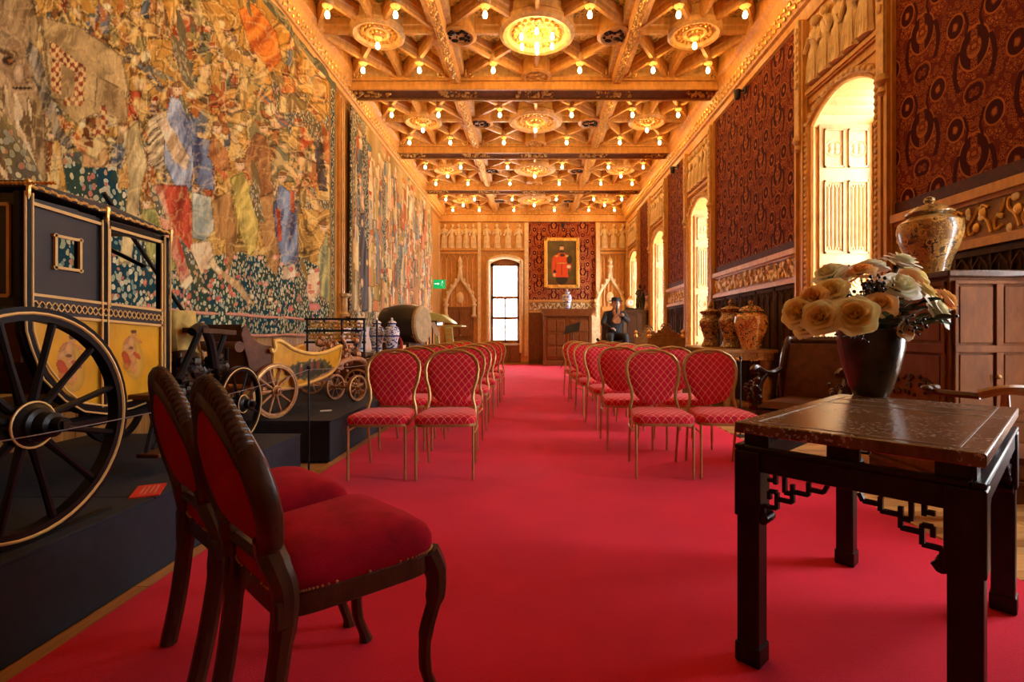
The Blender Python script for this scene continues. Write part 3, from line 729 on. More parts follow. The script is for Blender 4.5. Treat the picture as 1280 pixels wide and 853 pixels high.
for i in range(90):                                    # faces, hands, ornaments
    cx = r_.uniform(0, 405); cy = r_.uniform(5, 180)+max(0,(cx-200)*.25); blob(C, fol, X, Y, cx, cy, r_.uniform(3,7), r_.uniform(4,9), r_.choice([(206,166,110),(188,140,70),(150,100,50),(214,186,130)]), r_.uniform(0,1))
RB = lambda *a, **k: robe(C, fol, X, Y, *a, **k); BL = lambda *a: blob(C, fol, X, Y, *a)
wx = X + 16*vnoise(X, Y, .045, 31); wy = Y + 16*vnoise(X, Y, .045, 32)
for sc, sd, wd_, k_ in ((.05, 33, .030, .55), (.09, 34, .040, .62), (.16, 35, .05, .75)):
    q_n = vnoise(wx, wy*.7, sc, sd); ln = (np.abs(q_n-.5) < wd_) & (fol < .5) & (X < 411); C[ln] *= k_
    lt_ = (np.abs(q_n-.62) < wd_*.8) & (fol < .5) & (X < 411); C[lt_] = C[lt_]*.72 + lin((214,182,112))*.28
# long-maned beast at the near end
RB([(-60,-10),(40,-10),(50,30),(46,70),(52,110),(58,150),(60,235),(-60,235)], (150,124,84), (92,70,44), .25, .28)
RB([(-60,30),(8,34),(28,52),(36,82),(46,98),(44,112),(22,116),(8,108),(-60,120)], (166,136,96), (120,92,60), 1.2, .09, outline=False)
for i in range(90):                                    # strands of the mane, brocade on the horse
    x0 = r_.uniform(-50, 40); y0 = r_.uniform(105, 215); L = r_.uniform(18, 45); w_ = r_.uniform(1.2, 3); dx = r_.uniform(4, 14); c_ = r_.choice([(196,170,124), (96,72,46), (176,148,104), (76,56,36), (210,188,146)])
    RB([(x0, y0), (x0+w_, y0-2), (x0+w_+dx*.7, y0+L*.5), (x0+dx, y0+L), (x0+dx*.3, y0+L*.5)], c_, None, 0, .2, .2, False)
for i in range(26): BL(r_.uniform(62, 150), r_.uniform(40, 135), 2.6, 3.2, r_.choice([(196,160,96), (150,112,66), (206,178,120)]))
BL(14, 76, 9, 7, (120,92,60)); RB([(-6,60),(20,62),(28,70),(6,68)], (86,64,42), None, 0, .2, .2, False); BL(26, 92, 6, 12, (186,156,112)); BL(40, 92, 7, 6, (150,118,80))
BL(14, 76, 7, 5, (60,44,30)); BL(16, 76, 3, 2.6, (150,90,40)); BL(38, 100, 6, 4, (110,80,54)); BL(30, 110, 12, 2, (70,50,34)); BL(4, 50, 12, 12, (140,116,80))
# pale horse with red chequered trappings
RB([(50,20),(100,32),(150,70),(160,110),(150,150),(120,142),(95,155),(62,120)], (172,144,92), (118,94,58), .5, .07)
RB([(120,95),(152,112),(158,140),(150,180),(142,180),(144,146),(118,134)], (160,132,86), (112,88,54), .2, .2)
for q in ([(63,50),(108,84),(108,100),(63,68)], [(66,74),(78,80),(78,118),(64,112)], [(96,92),(108,98),(106,132),(80,132),(82,122),(94,122)], [(124,132),(130,132),(134,166),(118,172),(116,160),(126,156)]):
    RB(q, (138,48,30), (92,28,20), .8, .8); m_ = inpoly(X, Y, q) & (((np.floor(X/5)+np.floor(Y/6)) % 2) == 0); C[m_] = lin((196,160,100))
# armoured leg, crossing lance
RB([(38,52),(50,62),(60,100),(76,158),(96,184),(86,188),(68,172),(50,120),(34,66)], (140,130,108), (58,54,46), .3, .6)
for q in range(16):
    a0 = q/16; x0 = 90+115*a0; y0 = 15+95*a0; RB([(x0,y0),(x0+7.2,y0+6),(x0+6,y0+9),(x0-1.2,y0+3)], ((60,40,26) if q % 2 else (206,168,84)), None, 0, .1, .1, False)
# pale horse and lady in blue
RB([(150,165),(172,150),(186,205),(176,236),(160,330),(146,330),(158,230)], (188,172,120), (140,122,80), .3, .3)
RB([(186,150),(204,140),(214,180),(212,220),(186,206)], (196,176,132), (52,40,32), .9, .9)
RB([(214,120),(234,126),(248,160),(247,200),(240,238),(222,240),(206,205),(204,160)], (148,164,176), (52,74,104), .35, .33)
RB([(196,150),(206,146),(240,196),(236,214),(216,200)], (206,186,150), (150,124,88), .7, .5)
RB([(240,170),(262,175),(266,238),(246,236)], (84,106,130), (32,52,84), .1, .5)
RB([(262,165),(284,188),(290,215),(270,212),(258,196)], (160,104,58), (110,66,34), .6, .4)
RB([(198,230),(236,232),(242,262),(242,316),(236,352),(226,344),(210,290)], (170,58,44), (112,24,22), .12, .45)
RB([(190,232),(202,228),(228,330),(246,300),(246,345),(232,366),(216,330)], (196,140,110), (150,84,62), .2, .8)
RB([(242,240),(262,246),(266,286),(256,302),(242,298)], (182,186,160), (126,140,128), .3, .25)
RB([(176,262),(196,260),(206,300),(222,335),(212,342),(184,320)], (150,150,84), (96,104,58), .25, .4)
RB([(240,305),(262,300),(268,330),(250,345),(232,362),(224,358),(244,338)], (204,180,140), (160,120,90), .3, .3)
# rider in yellow-green, horses
RB([(262,250),(290,236),(296,300),(288,338),(280,338),(280,300),(266,296)], (150,110,62), (98,70,38), .2, .25)
RB([(288,222),(304,214),(316,240),(326,280),(322,312),(312,322),(302,300),(294,262)], (190,172,86), (110,104,50), .5, .35)
RB([(300,205),(322,165),(336,172),(340,240),(322,250),(310,215)], (150,100,58), (104,68,40), .1, .4)
RB([(268,210),(284,218),(282,226),(262,206)], (176,92,54), None, .5, .4)
RB([(258,330),(264,320),(272,336),(300,352),(318,380),(312,382),(294,360),(270,344)], (196,172,124), (150,124,86), .6, .4)
RB([(318,250),(340,240),(352,300),(344,346),(334,330),(328,290)], (150,112,66), (110,80,46), .1, .4)
# standing figure in blue with red lining, right end figures
RB([(348,228),(362,240),(372,270),(374,318),(366,338),(352,330),(342,290),(340,256)], (110,136,160), (34,54,88), .15, .5)
RB([(343,260),(350,262),(352,300),(346,304)], (168,66,46), None, 0, .4); RB([(362,238),(367,240),(368,268),(362,264)], (176,80,50), None, 0, .4)
RB([(352,334),(368,330),(370,346),(354,350)], (206,190,160), None, .2, .4)
RB([(396,320),(408,290),(414,330),(412,380),(400,370)], (164,160,104), (90,104,80), .1, .6)
RB([(376,352),(398,334),(400,366),(388,378),(376,372)], (204,180,140), (160,110,90), .5, .3); BL(380, 372, 7, 5, (196,120,110)); BL(392, 384, 8, 5, (200,124,112))
RB([(392,170),(402,180),(408,240),(398,238)], (70,74,80), (30,30,34), .1, .5); RB([(400,150),(412,170),(414,210),(404,200)], (172,90,46), None, .1, .5)
for (a, b, s_) in ((224,112,7), (300,206,6), (352,222,5), (184,254,6), (404,284,5), (270,160,6), (330,160,5), (246,236,4), (150,160,5)):
    BL(a, b, s_, s_*1.25, (206,168,124)); BL(a, b-s_*.9, s_*1.15, s_*.6, (120,84,48)); BL(a-s_*.3, b, 1, .8, (60,40,30)); BL(a+s_*.3, b, 1, .8, (60,40,30))
# orange banners above
RB([(296,12),(318,4),(346,40),(352,74),(338,92),(316,60)], (206,120,40), (150,66,22), .8, .3)
RB([(250,0),(262,0),(286,60),(322,78),(318,86),(282,74)], (204,168,96), (150,110,48), .6, .3)
for i in range(70):
    cx = r_.uniform(180, 410); cy = r_.uniform(318, 392); c_ = r_.choice([(186,96,86),(200,150,130),(204,190,150),(176,88,74)])
    BL(cx, cy, r_.uniform(1.6,3.4), r_.uniform(2,4), c_)
# woven border at the far end and along the top
e = X > 411; C[e] = lin((120,92,44)); fol[e] = np.where((X[e] > 414) & (X[e] < 419), .9, 0)
tp = Zg > 4.92; C[tp] = lin((78,78,58)); fol[tp] = 0
wx = X + 16*vnoise(X, Y, .045, 31); wy = Y + 16*vnoise(X, Y, .045, 32)
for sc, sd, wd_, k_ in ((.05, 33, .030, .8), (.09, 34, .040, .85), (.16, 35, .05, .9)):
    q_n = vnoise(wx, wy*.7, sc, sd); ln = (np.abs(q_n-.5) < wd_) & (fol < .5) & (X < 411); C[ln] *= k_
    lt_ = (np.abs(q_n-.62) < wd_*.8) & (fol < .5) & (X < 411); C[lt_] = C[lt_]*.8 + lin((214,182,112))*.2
C = np.clip(C*1.42, 0, .8)
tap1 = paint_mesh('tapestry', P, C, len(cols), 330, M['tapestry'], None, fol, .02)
tag(tap1, 'large figured tapestry with horses, lady in blue and red-robed figure above the yellow coach', 'tapestry', 'wall tapestries')
# lower strip with rolled pink hems (a part of the hanging)
Yg2, Zg2, P2 = tapestry_grid(np.linspace(1.6, 8.0, 200), 1.06, 1.26, 14)
paint_mesh('lower_border', P2, np.ones(P2.shape)*lin((60,80,70)), 200, 14, M['tapestry'], tap1, np.ones(Yg2.shape), .015)
M['hem'] = mat('pink_hem_cloth', s2l((196,136,112)), .85, var=.2, scale=14)
for z in (1.265, 1.05):
    MB().tube([(TX+.014+.012*math.sin(i*.8), 1.6+i*.16, z+.006*math.sin(i*.9)) for i in range(41)], .017, 6).build('rolled_hem', M['hem'], tap1)
# ---- second tapestry: crowded slender figures
cols = [F*TX/(p-VX) for p in np.arange(437.5, 540.5, .62)]
Yg, Zg, P = tapestry_grid(cols, 1.2, 5.0, 210)
U = (Yg-8.5)*40; V = (5.0-Zg)*40
n1 = vnoise(U, V, .03, 8); n2 = vnoise(U*1.4, V*.4, .09, 9)
C = (lin((150,118,62))*(1-n2[...,None]) + lin((200,168,104))*n2[...,None])*(.6+.5*n1[...,None]); fol = np.where(V > 122, .8, np.where((U < 40) & (n1 > .5), .8, 0))
X, Y = U, V; r_ = random.Random(23)
PAL2 = [(206,178,122), (176,110,64), (110,124,120), (198,186,150), (150,132,72), (186,126,90), (90,104,100), (214,192,140), (164,74,48), (128,100,62)]
for i in range(230):
    h = r_.uniform(26, 62); figure_px(C, fol, X, Y, r_.uniform(14, 330), r_.uniform(22, 132), h, r_.sample(PAL2, 4), h*r_.uniform(.18,.3), r_.uniform(-4,4))
robe(C, fol, X, Y, [(26,70),(40,66),(46,100),(44,140),(30,142),(24,100)], (70,80,92), (28,30,38), .1, .6); blob(C, fol, X, Y, 33, 60, 5, 6, (206,170,130))
for i in range(60): blob(C, fol, X, Y, r_.uniform(20,325), r_.uniform(20,125), r_.uniform(1.5,3), r_.uniform(2,4), (204,166,118))
e = (U < 9); C[e] = lin((126,96,46)); fol[e] = np.where((U[e] > 2) & (U[e] < 7), .9, 0)
C = np.clip(C*1.3, 0, .8)
tap2 = paint_mesh('tapestry', P, C, len(cols), 210, M['tapestry'], None, fol, .02)
tag(tap2, 'paler tapestry crowded with slender standing figures, beyond the wall pilaster towards the end wall', 'tapestry', 'wall tapestries')
# ================================================================== END WALL
yb = YB; B = lambda px: (px-VX)*YB/F; BZ = lambda py: EYE-(py-VY)*YB/F
def bpanel(name, px0, px1, py0, py1, d, mat_, parent=wall_b, bevel=0): return MB().box(B(px0), B(px1), yb-d, yb, BZ(py1), BZ(py0)).build(name, mat_, parent, smooth=False, bevel=bevel)
for (p, q) in ((547,551),(597,602),(655,661),(744,750),(783,788)):
    o = bpanel('pilaster', p, q, 276, 452, .09, M['oak']); MB().box(B(p)+.02, B(q)-.02, yb-.12, yb-.09, .3, BZ(280)).build('pilaster_fillet', M['cream'], o, smooth=False)
bpanel('top_rail', 547, 788, 270, 278, .14, M['oak'])
for (p, q, n) in ((551,597,5), (602,655,4), (750,783,3)):
    o = bpanel('relief_panel', p, q, 278, 312, .03, M['oak'])
    MB().box(B(p), B(q), yb-.11, yb, BZ(314), BZ(311)).build('relief_ledge', M['oak'], o, smooth=False)
    for i in range(n):
        link('relief_figure', FIG[(i*2+n) % 5], o, (B(p+(q-p)*(i+.5)/n), yb-.06, BZ(311)), (0,0,0), )
        COL.objects[-1].scale = (1.15, 1, 1.12)
# arcade tracery and ribs over both doorways
for (p, q) in ((551,597), (750,783)):
    o = bpanel('arcade_board', p, q, 316, 385, .02, M['oak'])
    x0, x1 = B(p), B(q); n = 7; m = MB()
    for i in range(n+1): m.tube([(x0+(x1-x0)*i/n, yb-.035, BZ(383)), (x0+(x1-x0)*i/n, yb-.035, BZ(326))], .032, 6)
    for i in range(n):
        a = x0+(x1-x0)*i/n; b = x0+(x1-x0)*(i+1)/n; m.tube([(a, yb-.035, BZ(326)), ((a+b)/2, yb-.035, BZ(319)), (b, yb-.035, BZ(326))], .034, 6)
        m.tube([(a, yb-.035, BZ(319)), ((a+b)/2, yb-.035, BZ(328)), (b, yb-.035, BZ(319))], .012, 6)
    m.box(x0, x1, yb-.08, yb, BZ(318), BZ(315)); m.build('arcade_ribs', M['oak'], o)
def ogee(p0, p1, name):
    x0, x1 = B(p0), B(p1); c = (x0+x1)/2; hw = (x1-x0)/2; zs = BZ(384)
    m = MB(); path = [(x0, yb-.1, zs-.1), (x0, yb-.1, zs+.15), (c-hw*.75, yb-.1, zs+.5), (c-hw*.35, yb-.1, zs+.78), (c-hw*.08, yb-.1, zs+1.0), (c, yb-.1, zs+1.35)]
    m.tube(spline(path, 4), .06, 7); m.tube(spline([(2*c-a, b, d) for a, b, d in path], 4), .06, 7)
    for i, f in enumerate((.25,.4,.55,.7,.85)):
        for s in (-1, 1):
            q = spline(path, 4)[int(f*19)]; m.ell((c+s*(c-q[0])*1.08, yb-.13, q[2]+.07), (.06,.04,.07), 6, 4)
    m.lathe([(.0,1.75),(.05,1.65),(.09,1.55),(.05,1.48),(.1,1.4),(.05,1.3),(.04,1.2)], 8, (c, yb-.12, zs)); m.ell((c, yb-.08, zs+.32), (.13,.05,.2), 8, 6)
    for s in (-1, 1): m.lathe([(.09,-.35),(.1,-.3),(.06,-.25),(.06,.0),(.1,.05),(.09,.1)], 8, (c+s*hw, yb-.1, zs))
    return m.build(name, M['cream'], wall_b)
ogee(558, 593, 'ogee_arch'); ogee(745, 779, 'ogee_arch')
# doors under the arches
def pdoor(p0, p1, mat_, name):
    d = struct(MB().box(B(p0), B(p1), yb-.05, yb, 0, BZ(384)).build(name, mat_, smooth=False)); mid = (p0+p1)/2
    for (a, b) in ((p0+2, mid-1), (mid+1, p1-2)):
        for (z0, z1) in ((.15, .85), (.95, 1.85)): MB().box(B(a), B(b), yb-.10, yb-.05, z0, z1).build('door_panel', mat_, d, smooth=False, bevel=.015)
    MB().ell((B(mid)+.06, yb-.09, 1.0), .03).build('door_knob', M['brass'], d); return d
pdoor(556, 592, M['oakd'], 'door_1'); pdoor(752, 778, M['oak'], 'door_2')
# window
fr = MB(); y0, y1 = yb+.22, yb+.30
for (a,b,z0,z1) in ((BWX0, BWX0+.10, BWZ0, 3.6), (BWX1-.10, BWX1, BWZ0, 3.6), (BWX0, BWX1, 3.42, 3.66), (BWX0, BWX1, BWZ0, BWZ0+.12), (BWX0, BWX1, 2.27, 2.37), (BWX0, BWX1, 1.56, 1.66), (-.96, -.91, BWZ0, 2.3)): fr.box(a, b, y0, y1, z0, z1)
wn = struct(fr.build('window_6', M['oakd'], smooth=False))
for (a, b, z0, z1) in ((BWX0+.1, BWX1-.1, 2.37, 3.42), (BWX0+.1, -.96, 1.66, 2.27), (-.91, BWX1-.1, 1.66, 2.27), (BWX0+.1, -.96, BWZ0+.12, 1.56), (-.91, BWX1-.1, BWZ0+.12, 1.56)):
    MB().box(a, b, yb+.26, yb+.265, z0, z1).build('pane', M['glass'], wn, smooth=False)
m = MB(); pth = [(BWX0-.06, yb-.06, .4)] + [(BWX0-.06+(p[0]-BWX0)*(BWX1-BWX0+.12)/(BWX1-BWX0), yb-.06, p[1]+.06) for p in arch(BWX0, BWX1, BWZ1, BWR, 12)] + [(BWX1+.06, yb-.06, .4)]
m.tube(pth, .075, 8); m.tube([(p[0], yb-.12, p[2]) for p in pth], .035, 6); m.build('window_arch_moulding', M['cream'], wall_b)
for i, (a, b) in enumerate(((BWX0-.02, -1.1), (-1.08, -.78), (-.76, BWX1+.02))): MB().box(a, b, yb-.06, yb, .08, .68).build('window_apron_panel', M['oakd'], wall_b, smooth=False, bevel=.02)
# damask field, frieze, dado
x0, x1 = B(661), B(744)
o = MB().box(x0, x1, yb-.02, yb, BZ(375), BZ(277)).build('damask_hanging', M['damaskb'], wall_b, smooth=False)
tracery(wall_b, x0, x1, BZ(391), BZ(375), yb, -1, 'y', 7, ('cream', 'cream'))
MB().box(x0, x1, yb-.02, yb, 0, BZ(391)).build('dado_board', M['oakd'], wall_b, smooth=False)
for (p, q) in ((661,676), (676,690), (728,744)): gothic_panel(wall_b, B(p)+.02, B(q)-.02, .15, BZ(393), yb-.02, -1, M['oakd'], axis='y')
o = MB().box(B(731), B(743), yb-.16, yb, 0, BZ(392)).build('carved_pier', M['oak'], wall_b, smooth=False)
scroll_relief(MB(), ((B(731)+B(743))/2, yb-.16, .95), .26, 1.5, 4, 'y', .02, 50).build('pier_carving', M['cream'], o)
# ================================================================== PLATFORMS
PH = .343
def platform(y0, y1, label):
    t = thing('display_platform', label, 'platform', (-2.43, (y0+y1)/2, 0))
    a = (y1-y0)/2
    MB().box(-.745, .75, -a, a, 0, PH-.012).build('platform_body', M['navy'], t, bevel=.008, smooth=False)
    n = max(1, round(2*a/1.25))
    for i in range(n): MB().box(-.745, .755, -a+2*a*i/n+.002, -a+2*a*(i+1)/n-.002, PH-.012, PH).build('top_board', M['navy'], t, bevel=.003, smooth=False)
    return t
platform(-.6, 3.66, 'low platform covered in dark navy cloth under the yellow coach')
platform(4.19, 6.95, 'low navy cloth platform under the small gilded carriage')
# ================================================================== WHEELS AND COACH
M['coach'] = mat('coach_dark_panel', (.026,.020,.019), .5, var=.25, scale=5)
M['yel'] = mat('coach_yellow', (.62,.33,.03), .35, var=.15, scale=4)
M['trim'] = mat('coach_gold_line', (.72,.47,.16), .4, .1, var=.1)
M['inner'] = mat('coach_brown_lining', (.10,.035,.015), .7, var=.3)
def wheel(parent, c, Rw, n, th, m_rim, m_line, m_sp, m_hub, hub=.06, world=True, wid=None):
    """wheel in the y-z plane, axle along x"""
    wid = wid or th*.9
    rim = MB().lathe([(Rw-th, -wid/2), (Rw, -wid/2), (Rw, wid/2), (Rw-th, wid/2), (Rw-th, -wid/2)], 48, axis='x').build('wheel', m_rim, parent, smooth=True)
    loc = Vector(c)
    if world: loc = loc - parent.location
    rim.location = loc
    MB().ring((wid/2+.001, 0, 0), Rw-th*.45, th*.12, 48, 5, 'x').build('gold_line', m_line, rim)
    sp = MB().tube([(0,0,hub*.6), (.0,0,Rw*.5), (0,0,Rw-th*.8)], [th*.36, th*.24, th*.28], 8).mesh('spoke', m_sp)
    for i in range(n): link('spoke', sp, rim, (0,0,0), (2*PI*(i+.5)/n, 0, 0))
    MB().lathe([(hub*.5,-hub*1.2), (hub,-hub*.9), (hub*1.3,-.02), (hub*1.3,.025), (hub*1.0,.04), (hub*.98,hub*.9), (hub*.75,hub*1.0), (hub*.72,hub*1.6), (hub*.45,hub*1.7), (hub*.42,hub*2.2)], 18, axis='x').build('hub', m_hub, rim)
    MB().ring((.026,0,0), hub*1.32, hub*.07, 24, 5, 'x').build('hub_ring', m_line, rim)
    MB().box(hub*2.15, hub*2.35, -hub*.22, hub*.22, -hub*.22, hub*.22).build('linchpin_nut', M['bronze'], rim, smooth=False)
    return rim
coach = thing('yellow_coach', 'yellow and black horse coach with painted cherubs on its door panels', 'coach', (-2.5, 2.5, PH))
XB, XF = -2.10, -2.80
def cp(name, mb, mat_, **k): return mb.build(name, mat_, coach, world=True, **k)
def bodybot(y):
    P_ = [(2.083,1.15),(2.095,1.05),(2.14,.92),(2.24,.79),(2.34,.725),(2.46,.695),(2.62,.70),(2.876,.74)]
    return float(np.interp(y, [p[0] for p in P_], [p[1] for p in P_]))
ztop = lambda y: 1.655 - (y-2.083)*.047
zmid = lambda y: 1.205 - (y-2.083)*.05
def cherub(C, Y, Z, cy, cz, s, seed=0):
    def bl(dy, dz, a, b, c, rot=0):
        u = (Y-cy-dy*s); v = (Z-cz-dz*s); p = u*math.cos(rot)+v*math.sin(rot); q = -u*math.sin(rot)+v*math.cos(rot); d = (p/(a*s))**2+(q/(b*s))**2; m_ = d < 1
        C[m_] = (lin(c)*np.clip(1.12-.35*d,.5,1.15)[...,None])[m_]
    bl(.1,-.1,.42,.75,(206,158,56),.2); bl(-.05,.0,.3,.6,(196,146,52))
    bl(0,.45,.14,.22,(208,152,92)); bl(.12,.72,.11,.12,(198,140,84)); bl(.12,.80,.12,.07,(96,60,30)); bl(-.18,.5,.2,.07,(180,120,66),.9); bl(.3,.5,.2,.05,(196,130,72),-.5)
    bl(-.22,.28,.15,.1,(204,150,92),.8); bl(.05,.1,.14,.2,(208,152,92),.4); bl(.1,-.1,.12,.2,(200,140,80)); bl(.0,.2,.1,.09,(198,140,84)); bl(0,.25,.1,.05,(110,66,34))
    bl(-.2,-.1,.14,.28,(176,72,26),.5); bl(.25,-.02,.2,.08,(178,76,30),-.6); bl(.18,-.42,.08,.2,(202,144,84),-.3); bl(.05,-.45,.08,.2,(196,136,74),.25); bl(-.2,-.35,.12,.12,(184,110,40))
for (a, b, seed, cs) in ((2.10, 2.45, 1, (2.285, .93)), (2.475, 2.845, 2, (2.64, .955))):
    nu, nv = 70, 90; U = np.linspace(a, b, nu); P_ = np.zeros((nu, nv, 3))
    for i, y in enumerate(U):
        P_[i,:,0] = XB; P_[i,:,1] = y; P_[i,:,2] = np.linspace(bodybot(y)+.02, zmid(y)-.055, nv)
    Yq, Zq = P_[...,1], P_[...,2]; nz = vnoise(Yq*10, Zq*10, 1.0, 7)[...,None]
    C = lin((218,158,22))*(.82+.3*nz)*np.ones(P_.shape); C = C*(1-.25*np.clip((Zq-1.05)*6,0,1)[...,None]) + lin((196,180,90))*.25*np.clip((Zq-1.05)*6,0,1)[...,None]
    cherub(C, Yq, Zq, cs[0], cs[1], .155)
    o = paint_mesh('painted_door_panel', P_ - np.array(coach.location), C, nu, nv, M['paint'], coach, None, .02); o['label'] = 'yellow panel painted with a cherub group'
    cp('far_lower_panel', MB().px([(a, bodybot(a)+.02)] + [(y, bodybot(y)+.02) for y in np.linspace(a,b,8)] + [(b, zmid(b)-.05), (a, zmid(a)-.05)], XF, XF+.02), M['yel'], smooth=False)
hy0, hy1, hz0, hz1 = 2.212, 2.333, 1.36, 1.50
for xx, nm in ((XB-.02, 'upper_panel'), (XF, 'far_upper_panel')):
    m = MB()
    for (a,b,z0,z1) in ((2.10,hy0,1.19,1.64), (hy1,2.45,1.19,1.63), (hy0,hy1,1.19,hz0), (hy0,hy1,hz1,1.64)): m.box(xx, xx+.02, a, b, z0, z1)
    cp(nm, m, M['coach'], smooth=False)
m = MB()
for d, zz in ((0, hz0), (0, hz1)): m.bar((XB+.008, hy0-.012, zz), (XB+.008, hy1+.012, zz), .012, .012)
for yy in (hy0, hy1): m.bar((XB+.008, yy, hz0-.01), (XB+.008, yy, hz1+.01), .012, .012)
cp('quarter_window_frame', m, M['trim'], smooth=False)
# edge frame: black stiles with gold lines, both sides
def edge_path(x): return [(x, 2.083, ztop(2.083)), (x, 2.083, 1.2), (x, 2.088, 1.08)] + [(x, y, bodybot(y)) for y in (2.11, 2.16, 2.24, 2.34, 2.46, 2.62, 2.75, 2.876)] + [(x, 2.876, 1.1), (x, 2.876, ztop(2.876))]
for x, s in ((XB, 1), (XF+.01, -1)):
    cp('body_frame', MB().tube(edge_path(x-.005), .028, 8), M['black']); 
    if s > 0:
        cp('gold_edge_line', MB().tube([(x+.018, p[1]+(.018 if p[1] < 2.3 else -.0 if p[1] < 2.8 else -.018), p[2]+(.022 if 2.12 < p[1] < 2.8 else 0)) for _, *p in [(0,)+tuple(q) for q in edge_path(x)]], .0052, 6), M['trim'])
        cp('gold_outer_line', MB().tube([(x+.024, p[1]+(-.018 if p[1] < 2.2 else 0 if p[1] < 2.8 else .018), p[2]-(.018 if p[1] > 2.12 and p[1] < 2.8 else 0)) for p in edge_path(x)], .0045, 6), M['trim'])
m = MB(); m.box(XB-.03, XB+.014, 2.45, 2.472, .70, 1.64); cp('door_stile', m, M['black'], smooth=False)
m = MB()
for yy in (2.444, 2.478): m.bar((XB+.016, yy, .71), (XB+.016, yy, 1.62), .008, .008)
m.bar((XB+.012, 2.10, 1.615), (XB+.012, 2.445, 1.60), .008, .014); m.bar((XB+.012, 2.478, 1.595), (XB+.012, 2.85, 1.585), .008, .014); m.bar((XB+.012, 2.49, 1.60), (XB+.012, 2.49, 1.2), .008, .012); m.bar((XB+.012, 2.843, 1.59), (XB+.012, 2.843, .76), .008, .012)
for z in (1.232, 1.148): m.bar((XB+.012, 2.10, z+.002), (XB+.012, 2.85, z-.034), .008, .012)
cp('gold_panel_lines', m, M['trim'], smooth=False)
m = MB(); m.bar((XB+.004, 2.09, 1.19), (XB+.004, 2.86, 1.154), .016, .075); cp('belt_rail', m, M['coach'], smooth=False)
m = MB()
for k in (0, PI):
    m.tube([(XB+.016, 2.10+.75*i/90, 1.19-.034*i/90+.018*math.sin(i*.9+k)) for i in range(91)], .0034, 4)
cp('braided_belt_ornament', m, M['trim'])
for x in (XB-.02, XF):
    m = MB(); m.box(x, x+.03, 2.472, 2.50, 1.19, 1.62); m.box(x, x+.03, 2.84, 2.87, 1.14, 1.62); m.box(x, x+.03, 2.472, 2.87, 1.575, 1.625); cp('window_frame', m, M['black'], smooth=False)
m = MB(); m.box(-2.5, -2.48, 2.85, 2.87, .75, 1.6); m.bar((-2.5,2.86,1.6), (-2.2,2.86,1.45), .02, .02); cp('rear_post', m, M['black'], smooth=False)
m = MB(); m.prism([(2.06,1.67),(2.89,1.632),(2.89,1.655),(2.5,1.70),(2.06,1.70)], lambda a,b: (XF-.02,a,b), lambda a,b: (XB+.03,a,b)); cp('roof', m, M['coach'], smooth=False, bevel=.008)
m = MB()
for i in range(60):
    y = 2.06+.83*i/59; m.ell((XB+.03, y, 1.682-.047*(y-2.06)+.004*math.sin(i*1.7)), (.008,.009,.008), 6, 4)
for i in range(50): m.ell((XF+.85*i/49, 2.06, 1.685), (.008,.01,.008), 6, 4)
for y in (2.07, 2.455, 2.885):
    m.lathe([(.0,.02),(.012,.012),(.013,0),(.008,-.015),(.008,-.05),(.0,-.07)], 8, (XB+.032, y, 1.69-.047*(y-2.06)))
cp('roof_fringe', m, M['gold'])
cp('roof_lining', MB().box(XF+.02, XB-.02, 2.1, 2.86, 1.62, 1.64), M['inner'], smooth=False)
# end facing the big wheels: dark upper panel, brown lower panel
m = MB(); m.box(XF+.02, XB-.02, 2.075, 2.095, 1.22, 1.65); cp('end_panel', m, M['coach'], smooth=False)
m = MB(); m.box(XF+.02, XB-.02, 2.09, 2.11, .95, 1.15); m.prism([(2.10,.95),(2.14,.92),(2.25,.8),(2.27,.82),(2.16,.94),(2.12,.95)], lambda a,b: (XF+.02,a,b), lambda a,b: (XB-.02,a,b)); cp('end_lower_panel', m, M['leather'], smooth=False)
m = MB(); m.box(XF+.02, XB-.02, 2.07, 2.10, 1.15, 1.22); cp('end_belt_rail', m, M['coach'], smooth=False)
m = MB()
for z in (1.145, 1.225, 1.60): m.bar((XF+.02, 2.066, z), (XB-.045, 2.066, z), .01, .014)
m.bar((XB-.045, 2.066, 1.225), (XB-.045, 2.066, 1.60), .012, .01); cp('end_gold_lines', m, M['trim'], smooth=False)
cp('coach_floor', MB().box(XF+.02, XB-.02, 2.3, 2.86, .71, .735), M['inner'], smooth=False)
cp('seat_bench', MB().box(XF+.03, XB-.03, 2.13, 2.42, .95, 1.05), M['inner'], bevel=.02)
# wheels and running gear
for x, s in ((-1.755, 1), (-2.90, -1)):
    o = wheel(coach, (x, 1.75, PH+.41), .41, 12, .048, M['black'], M['trim'], M['black'], M['black'], .060)
    if s < 0: o.rotation_euler = (0, 0, PI)
for x, s in ((-1.96, 1), (-2.80, -1)):
    o = wheel(coach, (x, 3.38, PH+.255), .255, 8, .034, M['black'], M['trim'], M['black'], M['black'], .045)
    if s < 0: o.rotation_euler = (0, 0, PI)
cp('rear_axle', MB().tube([(-1.75,1.75,PH+.41), (-2.90,1.75,PH+.41)], .03, 10), M['iron'])
cp('front_axle', MB().tube([(-1.96,3.38,PH+.255), (-2.80,3.38,PH+.255)], .024, 10), M['iron'])
for x in (-2.12, -2.78):
    cp('perch_beam', MB().tube(spline([(x,1.55,.76), (x,1.75,.77), (x,2.2,.66), (x,2.7,.655), (x,3.05,.68), (x,3.4,.62)], 4), .03, 8), M['black'])
    cp('spring', MB().tube(spline([(x,1.7,.8), (x,1.62,1.05), (x,1.75,1.2), (x,1.93,1.1), (x,1.98,.93)], 5), .022, 8, flat=.5), M['iron'])
    cp('spring', MB().tube(spline([(x+.02,3.0,.62), (x+.02,3.02,.80), (x+.02,3.12,.86), (x+.02,3.25,.86), (x+.02,3.40,.92)], 5), [.016]*8+[.026]*5+[.02]*8, 8), M['iron'])
